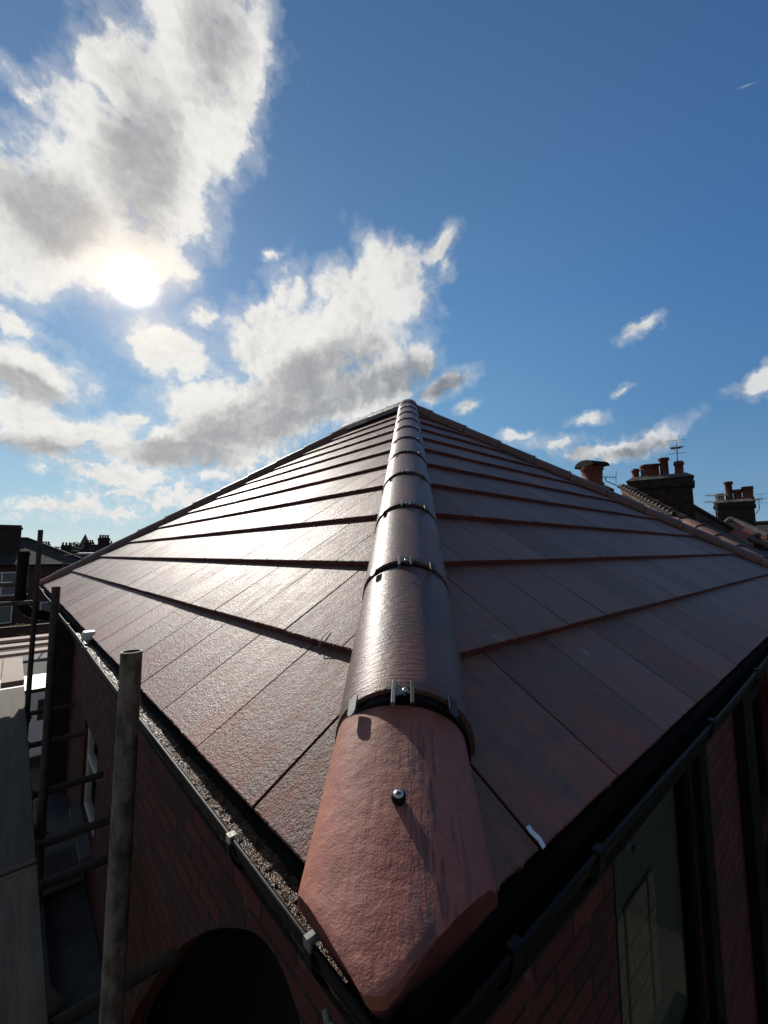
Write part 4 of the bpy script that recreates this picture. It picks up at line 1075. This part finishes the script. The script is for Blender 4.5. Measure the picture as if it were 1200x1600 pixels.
def aerial(label, base, h, boom_dir, n=9, arm=None, length=.8, el=.32):
    a = empty('tv_aerial', base, label=label, cat='aerial', group='television aerials')
    mb = MB(); top = Vector((0, 0, h))
    if arm:
        mb.tube((0, 0, 0), arm, .012, n=8); mb.tube(arm, Vector(arm)+Vector((0, 0, h)), .012, n=8); top = Vector(arm)+Vector((0, 0, h))
    else: mb.tube((0, 0, 0), top, .012, n=8)
    mb.build('mast', GALVD, a)
    mb = MB(); d = Vector(boom_dir).normalized(); s = d.cross(Vector((0, 0, 1))).normalized(); u = s.cross(d)
    mb.tube(top-d*length*.4, top+d*length*.6, .008, n=6)
    for i in range(n):
        p = top+d*(length*(-.38+.95*i/(n-1))); L = el*(1-.45*i/n)/2
        mb.tube(p-s*L, p+s*L, .005, n=5); mb.tube(p-u*L*.5, p+u*L*.5, .004, n=5)
    for sg in (-1, 1): mb.tube(top-d*length*.40+u*.02*sg, top-d*length*.40+u*.16*sg, .006, n=5); mb.tube(top-d*length*.40+u*.16*sg-s*.18, top-d*length*.40+u*.16*sg+s*.18, .005, n=5)
    mb.build('elements', GALVD, a)
    return a
GALVD = noisy('dull_aerial_metal', (.10, .10, .10), (.16, .16, .16), 20, .5, .5)
# pot with a curved cowl, nearest
c = azel(21.8, 0, 8.2); zb = azel(21.8, 8.0, 8.2).z
st = stack('low chimney stack with one orange pot, mostly hidden behind the right hip', c, .55, .55, -.5, zb, R(20), [(0, 0, .38, .155, 2)])
mb = MB(); L = 10; P = []
H = zb+.5
for i in range(L+1):
    a = math.pi*(i/L); 
    for s in (-.19, .19): P.append((.21*math.cos(a)*1.0, s, H+.34+.11*math.sin(a)))
mb.add(P, [(2*i, 2*i+2, 2*i+3, 2*i+1) for i in range(L)]); mb.add([(p[0]*.97, p[1], p[2]-.01) for p in P], [(2*i, 2*i+1, 2*i+3, 2*i+2) for i in range(L)])
mb.add(P, [[2*i for i in range(L+1)]]); mb.add(P, [[2*i+1 for i in range(L+1)][::-1]])
o = mb.build('cowl', DARKT, st, Matrix.Rotation(R(48), 4, 'Z')); 
# big stack
c = azel(14.9, 0, 12.4); zt = azel(14.9, 8.05, 12.4).z
st = stack('large sooty chimney stack with four mismatched pots behind the orange hip', c, .62, 1.30, -.5, zt+.12, R(13), [])
H = zt+.12+.5
for (v, h, r, s) in ((.50, .26, .09, 0), (.24, .33, .135, 2), (.09, .33, .12, 1), (-.12, .46, .105, 1), (-.42, .34, .10, 0)):
    pot(st, 0, v, H-.03, h, r, s)
a0 = c+Vector((0, -.40, 0)); aerial('small aerial standing on the right-hand pot of the large stack', (a0.x+.05, a0.y, zt+.35), .42, (1, .3, .1), 6, length=.45, el=.3)
a1 = azel(17.75, 0, 12.2); aerial('television aerial on an arm left of the large stack', (a1.x, a1.y, azel(17.7, 7.0, 12.2).z), .10, (-.5, .9, .1), 10, arm=(-.2, .52, .33), length=.62, el=.36)
# neighbour roof with orange hip
def solid_roof(name, pts, label, cat, roofm, wallm, hips_=(), uax=None):
    h = empty(name, (0, 0, 0), label=label, cat=cat)
    mb = MB(); rects_uv(mb, pts); rf = mb.build('roof', roofm, h)
    return h, rf
P1 = azel(18.3, 7.3, 11.5); Fp = azel(6.8, -1.5, 8.4); Gp = azel(2.0, -2.5, 17.0); Q = azel(12.3, 5.2, 14.2); Qb = azel(6.0, -.05, 19.0)
P0 = azel(24, 0, 9.5)
h = empty('neighbour_house', (0, 0, 0), label='neighbouring house with a dark roof edged by an orange tiled hip, right of our roof', cat='house')
mb = MB(); rects_uv(mb, [P1, Fp, Qb, Q]); rects_uv(mb, [P1, P0, Fp])
back = azel(16, 0, 20)
rects_uv(mb, [P1, Q, back]); rects_uv(mb, [Q, Qb, back]); rects_uv(mb, [P0, P1, back])
rf = mb.build('roof', REDPAN, h)
mb = MB(); n = 9
for i in range(n):
    a = P1.lerp(Fp, i/n); b_ = P1.lerp(Fp, (i+.97)/n); mb.tube(a+Vector((0, 0, .0)), b_+Vector((0, 0, .012)), .115, .125, n=16)
mb.build('hip_tiles', ORIDGE, rf)
mb = MB(); mb.tube(Q, Qb, .06, n=8); mb.build('verge', SOOT, rf)
mb = MB(); bl = [P0, Fp, Qb, back]
for a, b_ in zip(bl, bl[1:]+bl[:1]): rects_uv(mb, [(a.x, a.y, GZ), (b_.x, b_.y, GZ), tuple(b_), tuple(a)])
mb.build('wall', BRICKF, h)
# serrated row of old tile ends above the orange hip
mb = MB(); dirv = (Fp-P1).normalized(); 
for i in range(16):
    p = P1+dirv*(.15+i*.13)+Vector((0, 0, .10)); mb.tube(p+Vector((-.15, .05, .02)), p+Vector((.10, .25, .06)), .045, n=8)
mb.build('pantile_ends', REDPAN, rf)
# second stack
c = azel(8.45, 0, 21); zt = azel(8.4, 5.05, 21).z
st = stack('smaller distant chimney stack with four pots at the far right', c, .8, 1.15, -1, zt+.1, R(7), [])
H = zt+.1+1
for (v, h_, r, s) in ((.42, .30, .15, 0), (.13, .75, .13, 1), (-.12, .42, .14, 0), (-.42, .50, .15, 2)): pot(st, 0, v, H-.03, h_, r, s)
aa = azel(9.9, 0, 20.5); aerial('tall stacked aerial left of the smaller stack', (aa.x, aa.y, 1.0), azel(9.9, 5.9, 20.5).z-1.0, (-1, .6, 0), 8, length=.8, el=.5)
aa = azel(9.9, 0, 20.4); aerial('lower aerial on the same mast line left of the smaller stack', (aa.x, aa.y+.05, .9), azel(9.9, 5.2, 20.5).z-.9, (-1, .6, 0), 8, length=.8, el=.5)
aa = azel(6.85, 0, 20.5); aerial('aerial on a short arm right of the smaller stack', (aa.x, aa.y, azel(6.85, 3.7, 20.5).z), .35, (1, .6, 0), 5, arm=(0, -.12, .2), length=.5, el=.4)
aa = azel(10.6, 0, 19); aerial('little aerial at roof level left of the smaller stack', (aa.x, aa.y, .8), azel(10.5, 3.8, 19).z-.8, (-1, .5, .1), 4, length=.5, el=.3)
# patterned gable roof (diamond tiles)
m, t_, b_ = mat('diamond_roof_tiles', (.3, .1, .08), .8)
uvn = N(t_, 'ShaderNodeTexCoord').outputs['UV']; mp = N(t_, 'ShaderNodeMapping'); mp.inputs['Rotation'].default_value = (0, 0, R(45)); mp.inputs['Scale'].default_value = (3.6, 3.6, 1); t_.links.new(uvn, mp.inputs[0])
ck = N(t_, 'ShaderNodeTexChecker'); t_.links.new(mp.outputs[0], ck.inputs[0]); ck.inputs['Scale'].default_value = 1
ck.inputs['Color1'].default_value = (.22, .06, .05, 1); ck.inputs['Color2'].default_value = (.16, .10, .085, 1); t_.links.new(ck.outputs[0], b_.inputs['Base Color'])
DIA = m
a = azel(9.2, 3.25, 17); b1 = azel(7.0, 1.0, 15.5); c1 = azel(9.6, 1.2, 15.5); d1 = azel(5.8, 1.7, 19); e1 = azel(7.2, 3.1, 20); 
h = empty('dormer', (0, 0, 0), label='small roof of red and pale diamond tiles below the smaller stack', cat='dormer')
top = azel(8.9, 3.35, 17); topb = azel(6.0, 1.5, 16.4)
lo = azel(10.2, 2.0, 16.2); lob = azel(7.3, -.4, 15.2)
mb = MB(); rects_uv(mb, [lo, lob, topb, top]); rects_uv(mb, [top, topb, topb+Vector((1.5, .3, -1)), top+Vector((1.5, .3, -1))]); rf = mb.build('roof', DIA, h)
mb = MB(); mb.tube(top, topb, .09, n=10); mb.tube(lo, top, .07, n=8); mb.build('ridge_tiles', STONE, rf)
mb = MB()
ring = [lo, lob, topb+Vector((1.5, .3, -1)), top+Vector((1.5, .3, -1))]
for p, q in zip(ring, ring[1:]+ring[:1]): rects_uv(mb, [(p.x, p.y, GZ), (q.x, q.y, GZ), tuple(q), tuple(p)])
mb.build('wall', SOOT, h)
# pale scalloped finial at its foot
fz = azel(6.9, 1.3, 15.0); h = empty('roof_finial', fz, label='pale scalloped ornament at the foot of the diamond-tiled roof', cat='ornament')
mb = MB()
for i in range(7):
    a = i*.9; mb.lathe((.12*math.cos(a), .12*math.sin(a), -.05*i), [(.02, 0), (.08, .03), (.09, .08), (.05, .13), (.01, .15)], n=10)
mb.build('scallops', STONE, h)
mb = MB(); mb.tube((0, 0, -2), (0, 0, 0), .08, n=10); mb.build('stem', SOOT, h)
# a row of houses further right and behind, to close the view from other positions
for i, (x, y, lab) in enumerate(((26, 2, 'dark terraced house beyond the right edge of the roof'), (34, -8, 'farther terraced house beyond the right edge'))):
    hip_house('terraced_house', x, x+9, y-6, y+5, -1.2, R(33), SLATE, BRICKF, lab, gable=True, ridge_along='y', chim=[(x+4.5, y, .9, 1.4, 2.0-i, 3)], group='terrace on the right')
# house across the garden behind the viewer, seen only in reflections
hip_house('terraced_house', -6, 14, -22, -14, -.6, R(32), REDPAN, BRICKF, 'brick house across the garden, opposite the shaded wall', gable=True)
